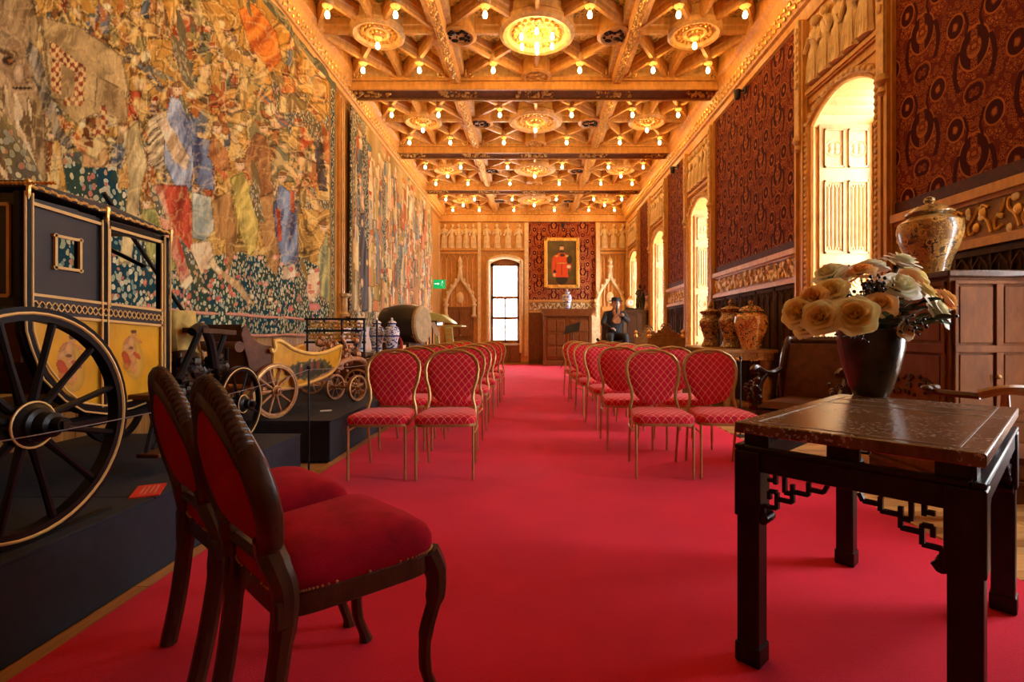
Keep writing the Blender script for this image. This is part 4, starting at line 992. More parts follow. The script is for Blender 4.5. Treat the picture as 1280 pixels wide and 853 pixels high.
# footboard frame, driver's seat, step, whip
X_ = -2.03
def q_(px, py): Y = F*-X_/(VX-px); return (X_, Y, EYE-(py-VY)*Y/F)
cp('footboard_bracket', MB().tube(spline([q_(268,460), q_(262,425), q_(252,409), q_(240,415)], 5), .028, 8), M['black'])
cp('footboard_bracket', MB().tube([q_(269,452), q_(280,420)], .018, 8), M['black'])
cp('footboard_stay', MB().tube([q_(223,475), q_(251,411)], .02, 8), M['black'])
cp('footboard_stay', MB().tube([q_(273,480), q_(270,455), q_(283,452), q_(283,435)], .014, 8), M['black'])
a_, b_ = q_(248, 414), q_(290, 417)
cp('footboard', MB().add([(X_+.03,a_[1],a_[2]-.01),(X_+.03,b_[1],b_[2]-.01),(-2.3,b_[1],b_[2]-.01),(-2.3,a_[1],a_[2]-.01),(X_+.03,a_[1],a_[2]+.02),(X_+.03,b_[1],b_[2]+.02),(-2.3,b_[1],b_[2]+.02),(-2.3,a_[1],a_[2]+.02)], [(3,2,1,0),(4,5,6,7),(0,1,5,4),(1,2,6,5),(2,3,7,6),(3,0,4,7)]), M['dark'], smooth=False)
M['hammer'] = mat('gold_velvet_cloth', (.50,.33,.075), .8, var=.35, scale=11, bmp=.5, bscale=22)
def seatcloth(u, v):
    a = u*2*PI; x = -2.47+.34*(abs(math.cos(a))**.4)*math.copysign(1, math.cos(a)); y = 3.12+.13*(abs(math.sin(a))**.4)*math.copysign(1, math.sin(a))
    fl = 1+.05*v*math.sin(a*9)+.06*v; return (-2.47+(x+2.47)*fl, 3.12+(y-3.12)*fl, 1.21-v*.27+.012*math.sin(a*7)*v)
m = MB().grid(seatcloth, 60, 8); m.lathe([(.98, 0),(0,.03)], 24, (-2.47,3.12,1.205), sx=.345, sy=.135); cp('driver_seat_cloth', m, M['hammer'])
m = MB()
for i in range(64):
    p = seatcloth(i/64, 1.0); m.tube([p, (p[0],p[1],p[2]-.05)], .008, 5)
cp('seat_fringe', m, M['gold'])
cp('driver_seat_frame', MB().box(-2.84,-2.1,3.0,3.24,.70,.97), M['dark'], bevel=.02)
scroll_relief(MB(), (-2.09, 3.2, .78), .5, .3, 8, 'x', .03, 60).build('carved_scrolls', M['bronze'], coach, world=True)
m = MB(); m.bar((-2.05,2.62,.735),(-2.05,2.84,.735), .12,.03); cp('step_tread', m, M['leather'], bevel=.006)
m = MB()
for y in (2.63, 2.83): m.tube([(-2.0,y,.72),(-2.0,y+.03,.60),(-2.0,y-.02,.44)], .011, 6)
m.tube([(-2.0,2.63,.70),(-2.0,2.80,.46)], .009, 6); m.tube([(-2.0,2.83,.70),(-2.0,2.66,.46)], .009, 6); cp('step_irons', m, M['iron'])
m = MB(); m.bar((-1.97,2.58,.44),(-1.97,2.82,.44), .12,.022); cp('step_tread', m, M['leather'], bevel=.006)
cp('whip_pole', MB().tube([(-2.5,2.94,1.89),(-2.5,3.30,1.53),(-2.5,3.62,1.22),(-2.5,3.62,1.05)], .014, 8), M['black'])
for (x,y,r) in ((-1.80,1.2,0), ):
    t = tag(MB().box(-1.775,-1.735,1.25,2.08,PH,PH+.008).build('wheel_runner', M['iron'], smooth=False), 'thin dark metal runner under the big coach wheel on the platform', 'board')
# red notice on the platform
M['redcard'] = mat('red_card', s2l((205,52,40)), .6, var=.05)
c_ = thing('notice_card', 'red notice card with fine white print lying on the navy platform', 'sign', (-1.765, 2.32, PH), R(-62))
MB().box(-.10,.10,-.055,.055,0,.006).build('card', M['redcard'], c_, smooth=False)
m = MB()
for i in range(4): m.box(-.07,.07-.02*(i % 2),.028-.018*i,.034-.018*i,.006,.0065)
m.build('printed_lines', M['hem'], c_, smooth=False)
c_ = tag(MB().box(-.05,.05,-.03,.03,0,.006).build('caption_card', M['white'], smooth=False), 'small white caption card lying on the navy platform by the gilded carriage', 'sign'); c_.location = (-1.93, 4.72, PH); c_.rotation_euler = (0,0,R(20))
# ================================================================== SMALL GILDED CARRIAGE
M['gilt'] = mat('worn_rose_gilding', (.42,.20,.09), .45, .35, var=.4, scale=30, bmp=.6, bscale=50)
cal = thing('gilded_pony_carriage', 'small gilded pony carriage with a landscape painted on its yellow side', 'carriage', (-2.44, 4.42, PH), R(-21))
def kp(name, mb, mat_, **k): return mb.build(name, mat_, cal, **k)
for x, y, r_w, n in ((.25,0,.235,10), (-.25,0,.235,10), (.15,1.15,.14,8), (-.15,1.15,.14,8)):
    o = wheel(cal, (x,y,r_w), r_w, n, r_w*.16, M['gilt'], M['gold'], M['gilt'], M['gilt'], r_w*.14, world=False, wid=.035)
    if x < 0: o.rotation_euler = (0,0,PI)
kp('rear_axle', MB().tube([(-.25,0,.235),(.25,0,.235)], .015), M['gilt']); kp('front_axle', MB().tube([(-.15,1.15,.14),(.15,1.15,.14)], .013), M['gilt'])
for x in (-.2, .2):
    kp('gilt_runner', MB().tube(spline([(x,-.1,.26),(x,.25,.24),(x,.55,.31),(x,.85,.43),(x,1.05,.46),(x,1.2,.42),(x,1.25,.3)], 5), .026, 8), M['gilt'])
sy = [0,.04,.1,.2,.35,.5,.65,.74,.80]; st = [.66,.665,.64,.585,.545,.535,.56,.59,.60]; sb = [.30,.26,.25,.245,.255,.28,.32,.36,.42]
nu, nv = 80, 50; U = np.linspace(0, .8, nu); top = np.interp(U, sy, st); bot = np.interp(U, sy, sb)
for x in (.22, -.22):
    P_ = np.zeros((nu,nv,3)); P_[...,0] = x + .03*np.linspace(0,1,nv)[None,:]*np.sign(x); P_[...,1] = U[:,None] + .03*np.linspace(0,1,nv)[None,:]*(U[:,None]-.3); P_[...,2] = bot[:,None]+(top-bot)[:,None]*np.linspace(0,1,nv)[None,:]
    Yq = P_[...,1]; Zq = P_[...,2]; nz = vnoise(Yq*30, Zq*30, 1, 5)[...,None]
    C = lin((218,154,24))*(.85+.25*nz)*np.ones(P_.shape)
    g = 1.25*np.exp(-((Yq-.42)/.30)**2-((Zq-.385)/.10)**2)*(.6+.8*vnoise(Yq*40, Zq*40, 1, 6)); C[g > .5] = lin((92,84,40)); C[g > .8] = lin((50,50,28))
    for (a, b) in ((.42,.42), (.5,.43), (.3,.38)):
        d = ((Yq-a)/.022)**2+((Zq-b)/.05)**2; C[d < 1] = lin((130,66,36)); d = ((Yq-a)/.014)**2+((Zq-b-.055)/.016)**2; C[d < 1] = lin((196,150,100))
    paint_mesh('painted_side', P_, C, nu, nv, M['paint'], cal, None, .02, (math.copysign(1,x),0,0))
    xx = x+.03*np.sign(x); pts = [(xx, a, b) for a, b in zip(sy, st)]
    kp('rolled_edge', MB().tube(spline([(xx,-.045,.60),(xx,-.03,.57),(xx,.0,.60),(xx,-.01,.655)] + pts, 3), .018, 8), M['goldp'])
    kp('rolled_edge', MB().tube(spline([(x,0,.60),(x,.02,.3),(x,.1,.25),(x,.35,.255),(x,.65,.32),(x,.78,.42),(xx,.80,.60)], 4), .014, 8), M['goldp'])
kp('body_floor', MB().box(-.21,.21,.05,.7,.26,.285), M['inner'], smooth=False)
kp('seat_cushion', MB().ell((0,.3,.46), (.2,.2,.06), 14, 8), M['bronze'])
bk = [tuple(p[:2]) for p in spline([(-.30,.72,0),(-.28,.78,0),(-.24,.78,0),(-.19,.69,0),(-.10,.635,0),(-.01,.62,0)],4)] + [(-.0,.3),(-.12,.26),(-.22,.42)]
for x in (-.22,.20): kp('rear_seat_side', MB().px(bk, x, x+.02), M['leather'], bevel=.006)
m = MB(); m.grid(lambda u,v: (-.2+.4*u, -.30+.14*(1-v)**2, .30+.5*v), 6, 8); m.grid(lambda u,v: (-.2+.4*u, -.285+.14*(1-v)**2, .30+.5*v), 6, 8); kp('rear_seat_back', m, M['leather'])
kp('rear_seat_roll', MB().tube([(-.24,-.33,.62),(.24,-.33,.62)], .045, 12), M['leather'])
m = MB(); rr = random.Random(3)
for i in range(46): m.ell((rr.uniform(-.2,.22), .92+rr.uniform(-.1,.22), .42+rr.uniform(-.1,.26)), (rr.uniform(.015,.04),)*3, 6, 5)
kp('carved_front_scrolls', m, M['gilt'], kind='stuff')
for x in (-.14,.14): kp('front_post', MB().tube(spline([(x,.9,.35),(x,1.0,.55),(x,.92,.7)],4), .02, 7), M['gilt'])
kp('tow_pole', MB().tube([(0,1.1,.2),(.05,1.5,.12)], .014, 7), M['gilt'])
# ================================================================== DARK OPENWORK GILDED CARRIAGE FURTHER BACK
car = thing('openwork_carriage', 'dark carriage with pierced gilt scroll rails and silver swag, behind the pony carriage', 'carriage', (-2.3, 6.35, PH))
M['silver'] = mat('tarnished_silver', (.42,.38,.30), .4, .6, var=.4, scale=30)
for x in (-.42,.0,.27):
    for y in (-.25,.25): MB().tube([(x,y,.12),(x,y,.90)], .014, 6).build('post', M['iron'], car)
for z in (.90,.76,.62): MB().box(-.45,.29,-.265,-.24,z-.013,z+.013).build('rail', M['iron'], car, smooth=False)
for z in (.83,.69):
    m = MB()
    for i in range(12):
        x = -.40+.055*i; m.ring((x,-.25,z), .026, .011, 10, 5, 'y'); m.ell((x+.028,-.25,z+.03*(-1)**i), (.012,.012,.02), 6, 4)
    m.build('gilt_scroll_rail', M['gold'], car)
MB().tube(spline([(.02,-.28,.72),(.06,-.29,.58),(.14,-.29,.50),(.22,-.29,.56),(.26,-.28,.76)],5), [.012]*10+[.02]*6+[.014]*5, 7).build('silver_swag', M['silver'], car)
MB().prism([(.0,.12),(.26,.12),(.27,.5),(.02,.56)], lambda a,b: (a,-.27,b), lambda a,b: (a,-.24,b)).build('side_panel', M['leather'], car, smooth=False)
MB().box(-.43,.27,-.24,.24,.22,.42).build('seat_box', M['dark'], car, bevel=.01)
MB().box(-.41,.25,-.22,.22,.42,.47).build('seat_cushion', M['bronze'], car, bevel=.02)
scroll_relief(MB(), (-.1,-.25,.32), .6, .2, 9, 'y', .02, 40).build('carved_gilt_front', M['gilt'], car)
for x in (-.35,.2):
    for y in (-.3,.3):
        o = wheel(car, (x,y,.15), .15, 8, .024, M['gilt'], M['gold'], M['gilt'], M['gilt'], .02, world=False); o.rotation_euler = (0,0,-PI/2 if y < 0 else PI/2)
# ================================================================== JAR TABLE, JARS, DRUM, GREEN CARRIAGE
jt = thing('jar_stand_table', 'dark side table with pale marble top carrying blue and white jars', 'table', (-2.32, 7.75, 0))
M['marble'] = mat('pale_grey_marble', (.42,.40,.36), .2, var=.2, scale=6)
MB().box(-.62,.42,-.45,.52,.76,.80).build('tabletop', M['marble'], jt, bevel=.008, smooth=False)
MB().box(-.58,.38,-.41,.48,.66,.76).build('apron', M['dark'], jt, smooth=False)
for x in (-.55,.35):
    for y in (-.38,.45): MB().lathe([(.035,0),(.05,.06),(.03,.12),(.04,.4),(.03,.55),(.045,.66)], 10, (x,y,0)).build('leg', M['dark'], jt)
def jar(name, label, cat, loc, prof, mat_, lid=None, mat_lid=None, group=None, n=24):
    t = thing(name, label, cat, loc, 0, group); MB().lathe(prof, n).build('body', mat_, t)
    if lid: l = MB().lathe(lid, n).build('lid', mat_lid or mat_, t); 
    return t
DJ0 = [(.0,0),(.085,0),(.08,.02),(.095,.12),(.125,.24),(.13,.30),(.11,.36),(.065,.385),(.06,.41),(.068,.42)]
DJ = [(r*.88, z) for r, z in DJ0]
DL = [(.07,.415),(.07,.43),(.05,.45),(.03,.46),(.014,.468),(.022,.485),(.012,.50),(0,.51)]
for i, (x, y, lb) in enumerate(((-2.09, 7.52, 'blue and white porcelain lidded jar standing next to the big drum'), (-2.335, 7.58, 'blue and white porcelain lidded jar, middle of the three beside the drum'), (-2.58, 7.50, 'blue and white porcelain lidded jar behind the openwork carriage rails'))):
    jar('porcelain_jar', lb, 'jar', (x, y, .80), DJ, M['delft'], DL, group='blue and white jars')
dr = thing('barrel_drum', 'big black barrel drum with gold leaf motifs and hide head on stand', 'drum', (-2.22, 8.75, 0), R(-14))
M['drum'], t_, b_ = newmat('black_gold_leaf_lacquer'); v_, q3 = coords(t_)
d_, _ = voro(t_, vec(t_, q3[0]*1.0, q3[1], q3[2]*1.7), 4.2, 'F1', .55); t_.links.new(mixc(t_, d_.lt(.26) * noise(t_, v_, 22, 2).gt(.42), (.010,.008,.007), (.20,.10,.025)), b_.inputs['Base Color']); b_.inputs['Roughness'].default_value = .35
M['hide'] = mat('drum_hide', (.42,.33,.16), .7, var=.25, scale=9)
MB().lathe([(.27,-.36),(.30,-.33),(.345,-.12),(.355,0),(.345,.14),(.305,.33),(.29,.35)], 32, (0,0,1.22), 'x').build('barrel', M['drum'], dr)
MB().lathe([(.315,.30),(.325,.35),(.30,.375),(0,.38)], 32, (0,0,1.22), 'x').build('drum_head', M['hide'], dr)
MB().lathe([(.0,-.37),(.28,-.365),(.30,-.345),(.30,-.31)], 32, (0,0,1.22), 'x').build('drum_head', M['hide'], dr)
m = MB()
for i in range(40): a = 2*PI*i/40; m.ell((.315,.322*math.cos(a),1.22+.322*math.sin(a)), .013, 6, 4)
m.build('tack_ring', M['brass'], dr)
for s in (-.22,.22): MB().py([(s-.03,0),(s+.03,0),(s+.03,.92),(s-.03,.92)], -.3, .3).build('stand_upright', M['dark'], dr, bevel=.01)
MB().box(-.32,.32,-.26,-.2,.1,.16).build('stand_rail', M['dark'], dr); MB().box(-.32,.32,.2,.26,.1,.16).build('stand_rail', M['dark'], dr)
M['redl'] = mat('red_lacquer', (.4,.03,.02), .4, var=.2)
MB().tube(spline([(.1,-.33,.80),(.13,-.33,.9),(.09,-.33,1.02)],4), [.04,.045,.04,.03,.03,.03,.02,.015,.01], 7).build('red_stand_ornament', M['redl'], dr)
gc = thing('green_carriage', 'pale green painted carriage with curved hood and spindled side, before the end door', 'carriage', (-1.95, 10.6, 0))
M['green'] = mat('pale_green_paint', s2l((186,194,120)), .45, var=.12, scale=6)
MB().prism([(-.42,1.34),(-.36,1.50),(-.1,1.50),(.10,1.46),(.30,1.32),(.34,1.27),(.1,1.30),(-.2,1.34)], lambda a,b: (a,-.35,b), lambda a,b: (a,.35,b)).build('hood', M['green'], gc, bevel=.015)
MB().box(.06,.52,-.33,.33,1.21,1.24).build('side_rail', M['green'], gc, bevel=.006)
m = MB()
MB().prism([(.20,.85),(.36,.85),(.33,1.2),(.17,1.2)], lambda a,b: (a,-.36,b), lambda a,b: (a,-.32,b)).build('door_panel', M['green'], gc, bevel=.01)
for z in (.95,1.05,1.13): MB().box(.21,.31,-.365,-.358,z-.025,z+.02).build('louvre', M['goldp'], gc, smooth=False)
MB().prism([(.0,.55),(.08,.55),(.06,1.02),(-.03,1.02)], lambda a,b: (a,-.37,b), lambda a,b: (a,-.33,b)).build('shaft_panel', M['green'], gc, bevel=.008)
for i in range(7): MB().tube([(-.40+.065*i,-.34,.62),(-.40+.065*i,-.34,1.26)], .016, 7).build('spindle', M['dark'], gc)
MB().box(-.45,.02,-.36,.3,1.22,1.33).build('dark_rail', M['dark'], gc, bevel=.01); MB().box(-.45,.4,-.34,.34,.45,.62).build('chassis', M['dark'], gc, bevel=.02)
for x in (-.3,.3):
    for y in (-.42,.42):
        o = wheel(gc, (x,y,.3), .3, 10, .04, M['green'], M['gold'], M['green'], M['dark'], .04, world=False); o.rotation_euler = (0,0,-PI/2 if y < 0 else PI/2)
o = MB().prism([(-.09,1.30),(.0,1.30),(.10,1.04),(.02,1.02)], lambda a,b: (a-.02,-.385,b), lambda a,b: (a-.02,-.375,b)).build('white_tag', M['white'], gc, smooth=False)
# ================================================================== EXIT SIGN
ex = thing('exit_sign', 'green emergency exit sign with running figure and arrow on the tapestry wall', 'sign', (-3.0, 16.4, 2.55))
MB().box(-.20,.18,-.025,.025,-.02,.27).build('sign_box', M['exit'], ex, smooth=False)
m = MB(); yq = -.027
m.box(-.17,-.06,yq-.002,yq,.12,.15); m.py([(-.06,.09),(-.06,.18),(-.0,.135)], yq-.002, yq)
m.ell((.09,yq,.205), (.02,.003,.022), 8, 5); m.bar((.085,yq,.18),(.065,yq,.11), .03,.004); m.bar((.065,yq,.11),(.10,yq,.07), .02,.004); m.bar((.10,yq,.07),(.12,yq,.03), .018,.004); m.bar((.065,yq,.11),(.035,yq,.06), .02,.004); m.bar((.085,yq,.17),(.13,yq,.14), .014,.004); m.bar((.085,yq,.17),(.045,yq,.15), .014,.004)
m.build('pictogram', M['exitw'], ex, smooth=False); MB().box(-.2,-.115,-.02,.02,.1,.13).build('wall_bracket', M['white'], ex, smooth=False)
# ================================================================== BANQUET CHAIRS
def banquet_chair():
    t = thing('banquet_chair', 'x', 'chair', (0,0,0), 0, 'red banquet chairs set out in rows')
    r = .0105
    def hoop(z):   # half width of the back hoop
        return float(np.interp(z, [.42,.47,.53,.60,.68,.76,.82,.87,.905,.92], [.195,.188,.172,.178,.203,.213,.203,.168,.10,.0]))
    by = lambda z: .205 + (z-.44)*.17 + .35*max(0,z-.6)**2
    zs = [.40,.44,.47,.50,.53,.565,.60,.64,.68,.72,.76,.79,.82,.845,.87,.89,.905,.915,.92]
    path = [(-hoop(z), by(z), z) for z in zs] + [(hoop(z), by(z), z) for z in reversed(zs[:-1])]
    MB().tube(path, .0135, 8, flat=.8).build('back_frame', M['brass'], t)
    m = MB(); nu, nv = 14, 16
    def pad(side):
        def fn(u, v):
            z = .485 + .415*v; w = (hoop(max(z,.53))-.016) * (1 if z > .60 else math.sqrt(max(0, 1-((.60-z)/.118)**2))); w = max(w, .0)
            a = (u*2-1); bulge = .026*(1-a*a)**.5*(max(0,1-(2*v-1)**4))**.5
            return (a*w, by(z) + side*bulge, z)
        return fn
    m.grid(pad(-1), nu, nv); n0 = len(m.f); m.grid(pad(1), nu, nv); m.f[n0:] = [tuple(reversed(f)) for f in m.f[n0:]]
    m.build('back_cushion', M['fabric'], t)
    def sq(u, v): pass
    # seat cushion: rounded trapezoid dome
    m = MB(); N = 36
    def out(a, s):
        c, q = math.cos(a), math.sin(a); c = abs(c)**.35*math.copysign(1,c); q = abs(q)**.35*math.copysign(1,q)
        return (c*(.212-.018*q)*s, -.015+q*.222*s)
    rings = [(1.0,.405),(1.02,.42),(1.02,.438),(.98,.455),(.85,.468),(.5,.474)]
    vs = [(*out(2*PI*k/N, s), z) for s, z in rings for k in range(N)]
    m.add(vs, [(i*N+k, i*N+(k+1) % N, (i+1)*N+(k+1) % N, (i+1)*N+k) for i in range(len(rings)-1) for k in range(N)] + [tuple(range(5*N,6*N)), tuple(reversed(range(N)))])
    m.build('seat_cushion', M['fabric'], t)
    m = MB(); vs = [(*out(2*PI*k/N, 1.0), z) for z in (.385,.405) for k in range(N)]
    m.add(vs, [(k,(k+1) % N,N+(k+1) % N,N+k) for k in range(N)] + [tuple(reversed(range(N))), tuple(range(N,2*N))]); m.build('seat_frame', M['brass'], t)
    for s in (-1,1):
        MB().tube([(s*.205,-.215,0),(s*.205,-.213,.39)], r, 6).build('leg', M['brass'], t)
        MB().tube([(s*.19,.29,0),(s*.192,.245,.2),(s*.195,.198,.40)], r, 6).build('leg', M['brass'], t)
        MB().tube([(s*.205,-.205,.33),(s*.222,-.15,.345),(s*.222,.05,.345),(s*.205,.12,.38)], .006, 5).build('linking_bracket', M['brass'], t)
    MB().tube([(-.03,by(.905)-.012,.895),(.03,by(.905)-.012,.895)], .009, 6).build('hand_grip', M['brass'], t)
    return t
bc = banquet_chair(); first = True
ORD = ['front', 'second', 'third', 'fourth', 'fifth', 'rear']
rr = random.Random(8)
for side in ('carriage', 'window'):
    for i in range(6):
        fy = 3.64 + .905*i + .215
        for s_, seat in enumerate(('aisle', 'outer')):
            if side == 'carriage': x = [-.64,-.69,-.70,-.70,-.69,-.68][i] - s_*.482
            else:
                if i > 3 and s_ == 1: pass
                x = [.975,.885,.87,.82,.80,.79][i] + s_*[.475,.54,.52,.53,.5,.5][i]
            lb = f'red diamond-cushioned banquet chair, {ORD[i]} row on the {"carriage" if side == "carriage" else "window"} side, {seat} seat'
            o = bc if first else dup(bc)
            o.location = (x, fy+rr.uniform(-.02,.02)+(.03 if side == 'window' else 0), .0135); o['label'] = lb
            o.rotation_euler = (0,0,R(rr.uniform(-3,3) + (-4 if side == 'window' and i in (0,) else 0) + (9 if side == 'window' and i > 1 else 0))); first = False
# ================================================================== DARK WOOD CHAIRS WITH RED VELVET
def velvet_chair(label):
    """forward = +y, origin on the floor under the seat centre"""
    t = thing('velvet_side_chair', label, 'chair', (0,0,0), 0, 'dark velvet side chairs')
    WD = M['dark']
    lean = lambda z: -.175 - max(0, z-.44)*.19 - .10*max(0, z-.44)**2
    # rear posts: floor to waist of the back, legs raked
    for s in (-1,1):
        pts = [(s*.155,-.235,0), (s*.160,-.205,.15), (s*.170,-.182,.32), (s*.178,lean(.44),.44), (s*.165,lean(.50),.50), (s*.135,lean(.54),.54), (s*.15,lean(.58),.58)]
        MB().tube(spline(pts,4), [.021]*9+[.025]*8+[.027]*8, 8, flat=1.25).build('rear_leg', WD, t)
        # cabriole front leg
        pts = [(s*.195,.235,.0), (s*.197,.228,.03), (s*.197,.205,.10), (s*.20,.205,.20), (s*.208,.232,.30), (s*.205,.235,.37), (s*.195,.215,.43)]
        MB().tube(spline(pts,4), [.024,.022,.02,.018]+[.016]*4+[.018]*4+[.022]*4+[.030]*4+[.033]*5, 8).build('front_leg', WD, t)
    # balloon back frame with carved crest
    bw = lambda z: float(np.interp(z, [.54,.58,.64,.70,.76,.82,.87,.91], [.125,.165,.198,.202,.18,.125,.065,.0]))
    zs = [.54,.56,.58,.61,.64,.67,.70,.73,.76,.79,.82,.845,.87,.89,.91]
    path = [(-bw(z), lean(z), z) for z in zs] + [(bw(z), lean(z), z) for z in reversed(zs[:-1])]
    MB().tube(path, .030, 10, closed=False, flat=.85).build('back_frame', WD, t)
    m = MB()
    n = 30
    for i in range(n+1):
        a = PI*(.10+.80*i/n); z = .73+.18*math.sin(a)**1.2; x = -.175*math.cos(a); hgt = .014*(1-.6*abs(2*i/n-1))
        m.ell((x, lean(z)-.005, z+.012+hgt*.5), (.012,.024,.022+hgt*.5), 6, 5)
    m.prism([(-.10,.82),(-.055,.88),(-.02,.925),(.0,.935),(.02,.925),(.055,.88),(.10,.82),(.05,.81),(-.05,.81)], lambda a,b: (a, lean(b)-.018, b), lambda a,b: (a, lean(b)+.018, b))
    m.build('carved_crest', WD, t)
    m = MB()
    def pad(side):
        def fn(u,v):
            z = .552+.335*v; w = bw(z)-.004; a = 2*u-1; return (a*w, lean(z)+side*(.012+.028*math.sqrt(max(0,(1-a*a)))*math.sqrt(max(0,1-(2*v-1)**2))), z)
        return fn
    m.grid(pad(1), 12, 12); n0 = len(m.f); m.grid(pad(-1), 12, 12); m.f[:n0] = [tuple(reversed(f)) for f in m.f[:n0]]
    m.build('back_upholstery', M['velvet'], t)
    MB().tube([(-.16,lean(.50),.50),(0,lean(.50)-.01,.515),(.16,lean(.50),.50)], .016, 8).build('lower_back_rail', WD, t)
    # seat rail + cushion: trapezoid with curved front
    N = 40
    def out(k, s):
        a = 2*PI*k/N; c, q = math.cos(a), math.sin(a); c = abs(c)**.32*math.copysign(1,c); q = abs(q)**.32*math.copysign(1,q)
        return (c*(.205+.025*q)*s, .025+q*.212*s)
    def loft(rings):
        mb = MB(); vs = [(*out(k,s), z) for s,z in rings for k in range(N)]; L = len(rings)
        return mb.add(vs, [(i*N+k, i*N+(k+1) % N, (i+1)*N+(k+1) % N, (i+1)*N+k) for i in range(L-1) for k in range(N)] + [tuple(range((L-1)*N,L*N)), tuple(reversed(range(N)))])
    loft([(.97,.375),(1,.38),(1,.43),(.98,.435)]).build('seat_rail', WD, t)
    loft([(.985,.432),(1.02,.45),(1.02,.475),(.97,.50),(.85,.52),(.6,.538),(.3,.545)]).build('seat_cushion', M['velvet'], t)
    m = MB()
    for k in range(120):
        kk = k*N/120; x, y = out(kk, 1.018); m.ell((x,y,.440), .0038, 5, 4)
    m.build('nail_trim', M['brass'], t, kind='stuff')
    for s in (-1,1): MB().box(s*.18-.02, s*.18+.02, -.205, -.16, .37, .44).build('corner_block', WD, t, bevel=.006)
    return t
vc = velvet_chair('dark carved chair with red velvet seat and brass nails, nearer the little table')
vc.location = (-.590, 1.433, .0125); vc.rotation_euler = (0,0,R(-43))
vc2 = dup(vc, (-.965, 1.785, .0125), R(-42), 'dark carved chair with red velvet seat, nearer the coach platform'); 
# ================================================================== CARVED ROSEWOOD TABLE
tb_c = Vector((1.2625, 1.785)); th_t = math.atan2(.745, .795)
tb = thing('carved_rosewood_table', 'dark rosewood table with fretwork corner brackets holding the flower vase', 'table', (tb_c.x, tb_c.y, .012), th_t)
LX, LY = .545, .305; TZ = .773
MB().box(-LX, LX, -LY, LY, TZ-.036, TZ).build('tabletop', M['tabletop'], tb, bevel=.005, smooth=False)
m = MB(); 
for yy in (-LY+.055, LY-.055): m.box(-LX+.05, LX-.05, yy-.003, yy+.003, TZ-.002, TZ+.0012)
for xx in (-LX+.05, LX-.05, LX-.20, LX-.21, LX-.36, LX-.37): m.box(xx-.003, xx+.003, -LY+.055, LY-.055, TZ-.002, TZ+.0012)
M['inlay'] = mat('pale_worn_inlay', (.20,.13,.08), .4, var=.6, scale=30); m.build('inlay_line', M['inlay'], tb, smooth=False)
i_ = .03
for s in (-1,1):
    for k, (w0, w1) in enumerate(((-LX+i_, -LX+.10), (-.06,.06), (LX-.10, LX-i_))): MB().box(w0, w1, s*(LY-i_)-.01, s*(LY-i_)+.01, TZ-.072, TZ-.036).build('waist_block', M['table'], tb, smooth=False)
    for (w0, w1) in ((-LY+i_, -LY+.10), (-.04,.04), (LY-.10, LY-i_)): MB().box(s*(LX-i_)-.01, s*(LX-i_)+.01, w0, w1, TZ-.072, TZ-.036).build('waist_block', M['table'], tb, smooth=False)
    MB().box(-LX, LX, s*LY-.014-s*.014, s*LY+.014-s*.014, TZ-.088, TZ-.072).build('shoulder_moulding', M['table'], tb, bevel=.004)
    MB().box(s*LX-.014-s*.014, s*LX+.014-s*.014, -LY+.03, LY-.03, TZ-.088, TZ-.072).build('shoulder_moulding', M['table'], tb, bevel=.004)
    MB().box(-LX+.01, LX-.01, s*(LY-.02)-.014, s*(LY-.02)+.014, TZ-.152, TZ-.088).build('apron', M['table'], tb, bevel=.005)
    MB().box(s*(LX-.02)-.014, s*(LX-.02)+.014, -LY+.01, LY-.01, TZ-.152, TZ-.088).build('apron', M['table'], tb, bevel=.005)
    m = MB()
    for i in range(60): m.ell((s*(LX-.004), -LY+.04+(2*LY-.08)*i/59, TZ-.080), (.006,.0045,.0055), 6, 4)
    m.build('beading', M['table'], tb, kind='stuff')
    m = MB()
    for i in range(100): m.ell((-LX+.04+(2*LX-.08)*i/99, s*(LY-.004), TZ-.080), (.0045,.006,.0055), 6, 4)
    m.build('beading', M['table'], tb, kind='stuff')
def fret(mb, T):
    """greek-key bracket: x outwards from leg, z downwards from apron"""
    t = .011
    def st(x0,z0,x1,z1): mb.bar(T(x0,z0), T(x1,z1), .016, t, up=(0,0,1) if z0 == z1 else (0,0,1))
    S = [(.0,-.105,.0,-.135),(.0,-.135,.022,-.15),(.0,-.105,.045,-.105),(.045,-.105,.045,-.055),(.045,-.055,.02,-.055),(.02,-.055,.02,-.08),(.045,-.075,.095,-.075),(.095,-.075,.095,-.02),(.095,-.05,.07,-.05),(.07,-.05,.07,-.0),(.095,-.042,.145,-.042),(.145,-.042,.145,-.005),(.145,-.025,.19,-.025),(.19,-.025,.20,-.005),(.04,-.03,.04,-.0),(.015,-.02,.04,-.02)]
    for (a,b,c,d) in S: st(a,b,c,d)
for sx in (-1,1):
    for sy in (-1,1):
        m = MB(); cx, cy = sx*(LX-.04), sy*(LY-.04)
        m.box(cx-.041, cx+.041, cy-.041, cy+.041, .47, TZ-.088)
        m.box(cx-.035, cx+.035, cy-.035, cy+.035, .03, .48); m.box(cx-.040, cx+.040, cy-.040, cy+.040, 0, .065)
        lg = m.build('leg', M['table'], tb, bevel=.006, smooth=False)
        m = MB(); m.tube([(cx-sx*.045,cy-.03*1,.475),(cx-sx*.045,cy+.03,.475)], .018, 10); m.tube([(cx-.03,cy-sy*.045,.475),(cx+.03,cy-sy*.045,.475)], .018, 10); m.build('scroll', M['table'], lg)
        m = MB(); fret(m, lambda a,z: (cx-sx*(.045+a), cy+sy*.018, TZ-.152+z)); m.build('fretwork_bracket', M['table'], tb, smooth=False)
        m = MB(); fret(m, lambda a,z: (cx+sx*.018, cy-sy*(.045+a*.9), TZ-.152+z)); m.build('fretwork_bracket', M['table'], tb, smooth=False)
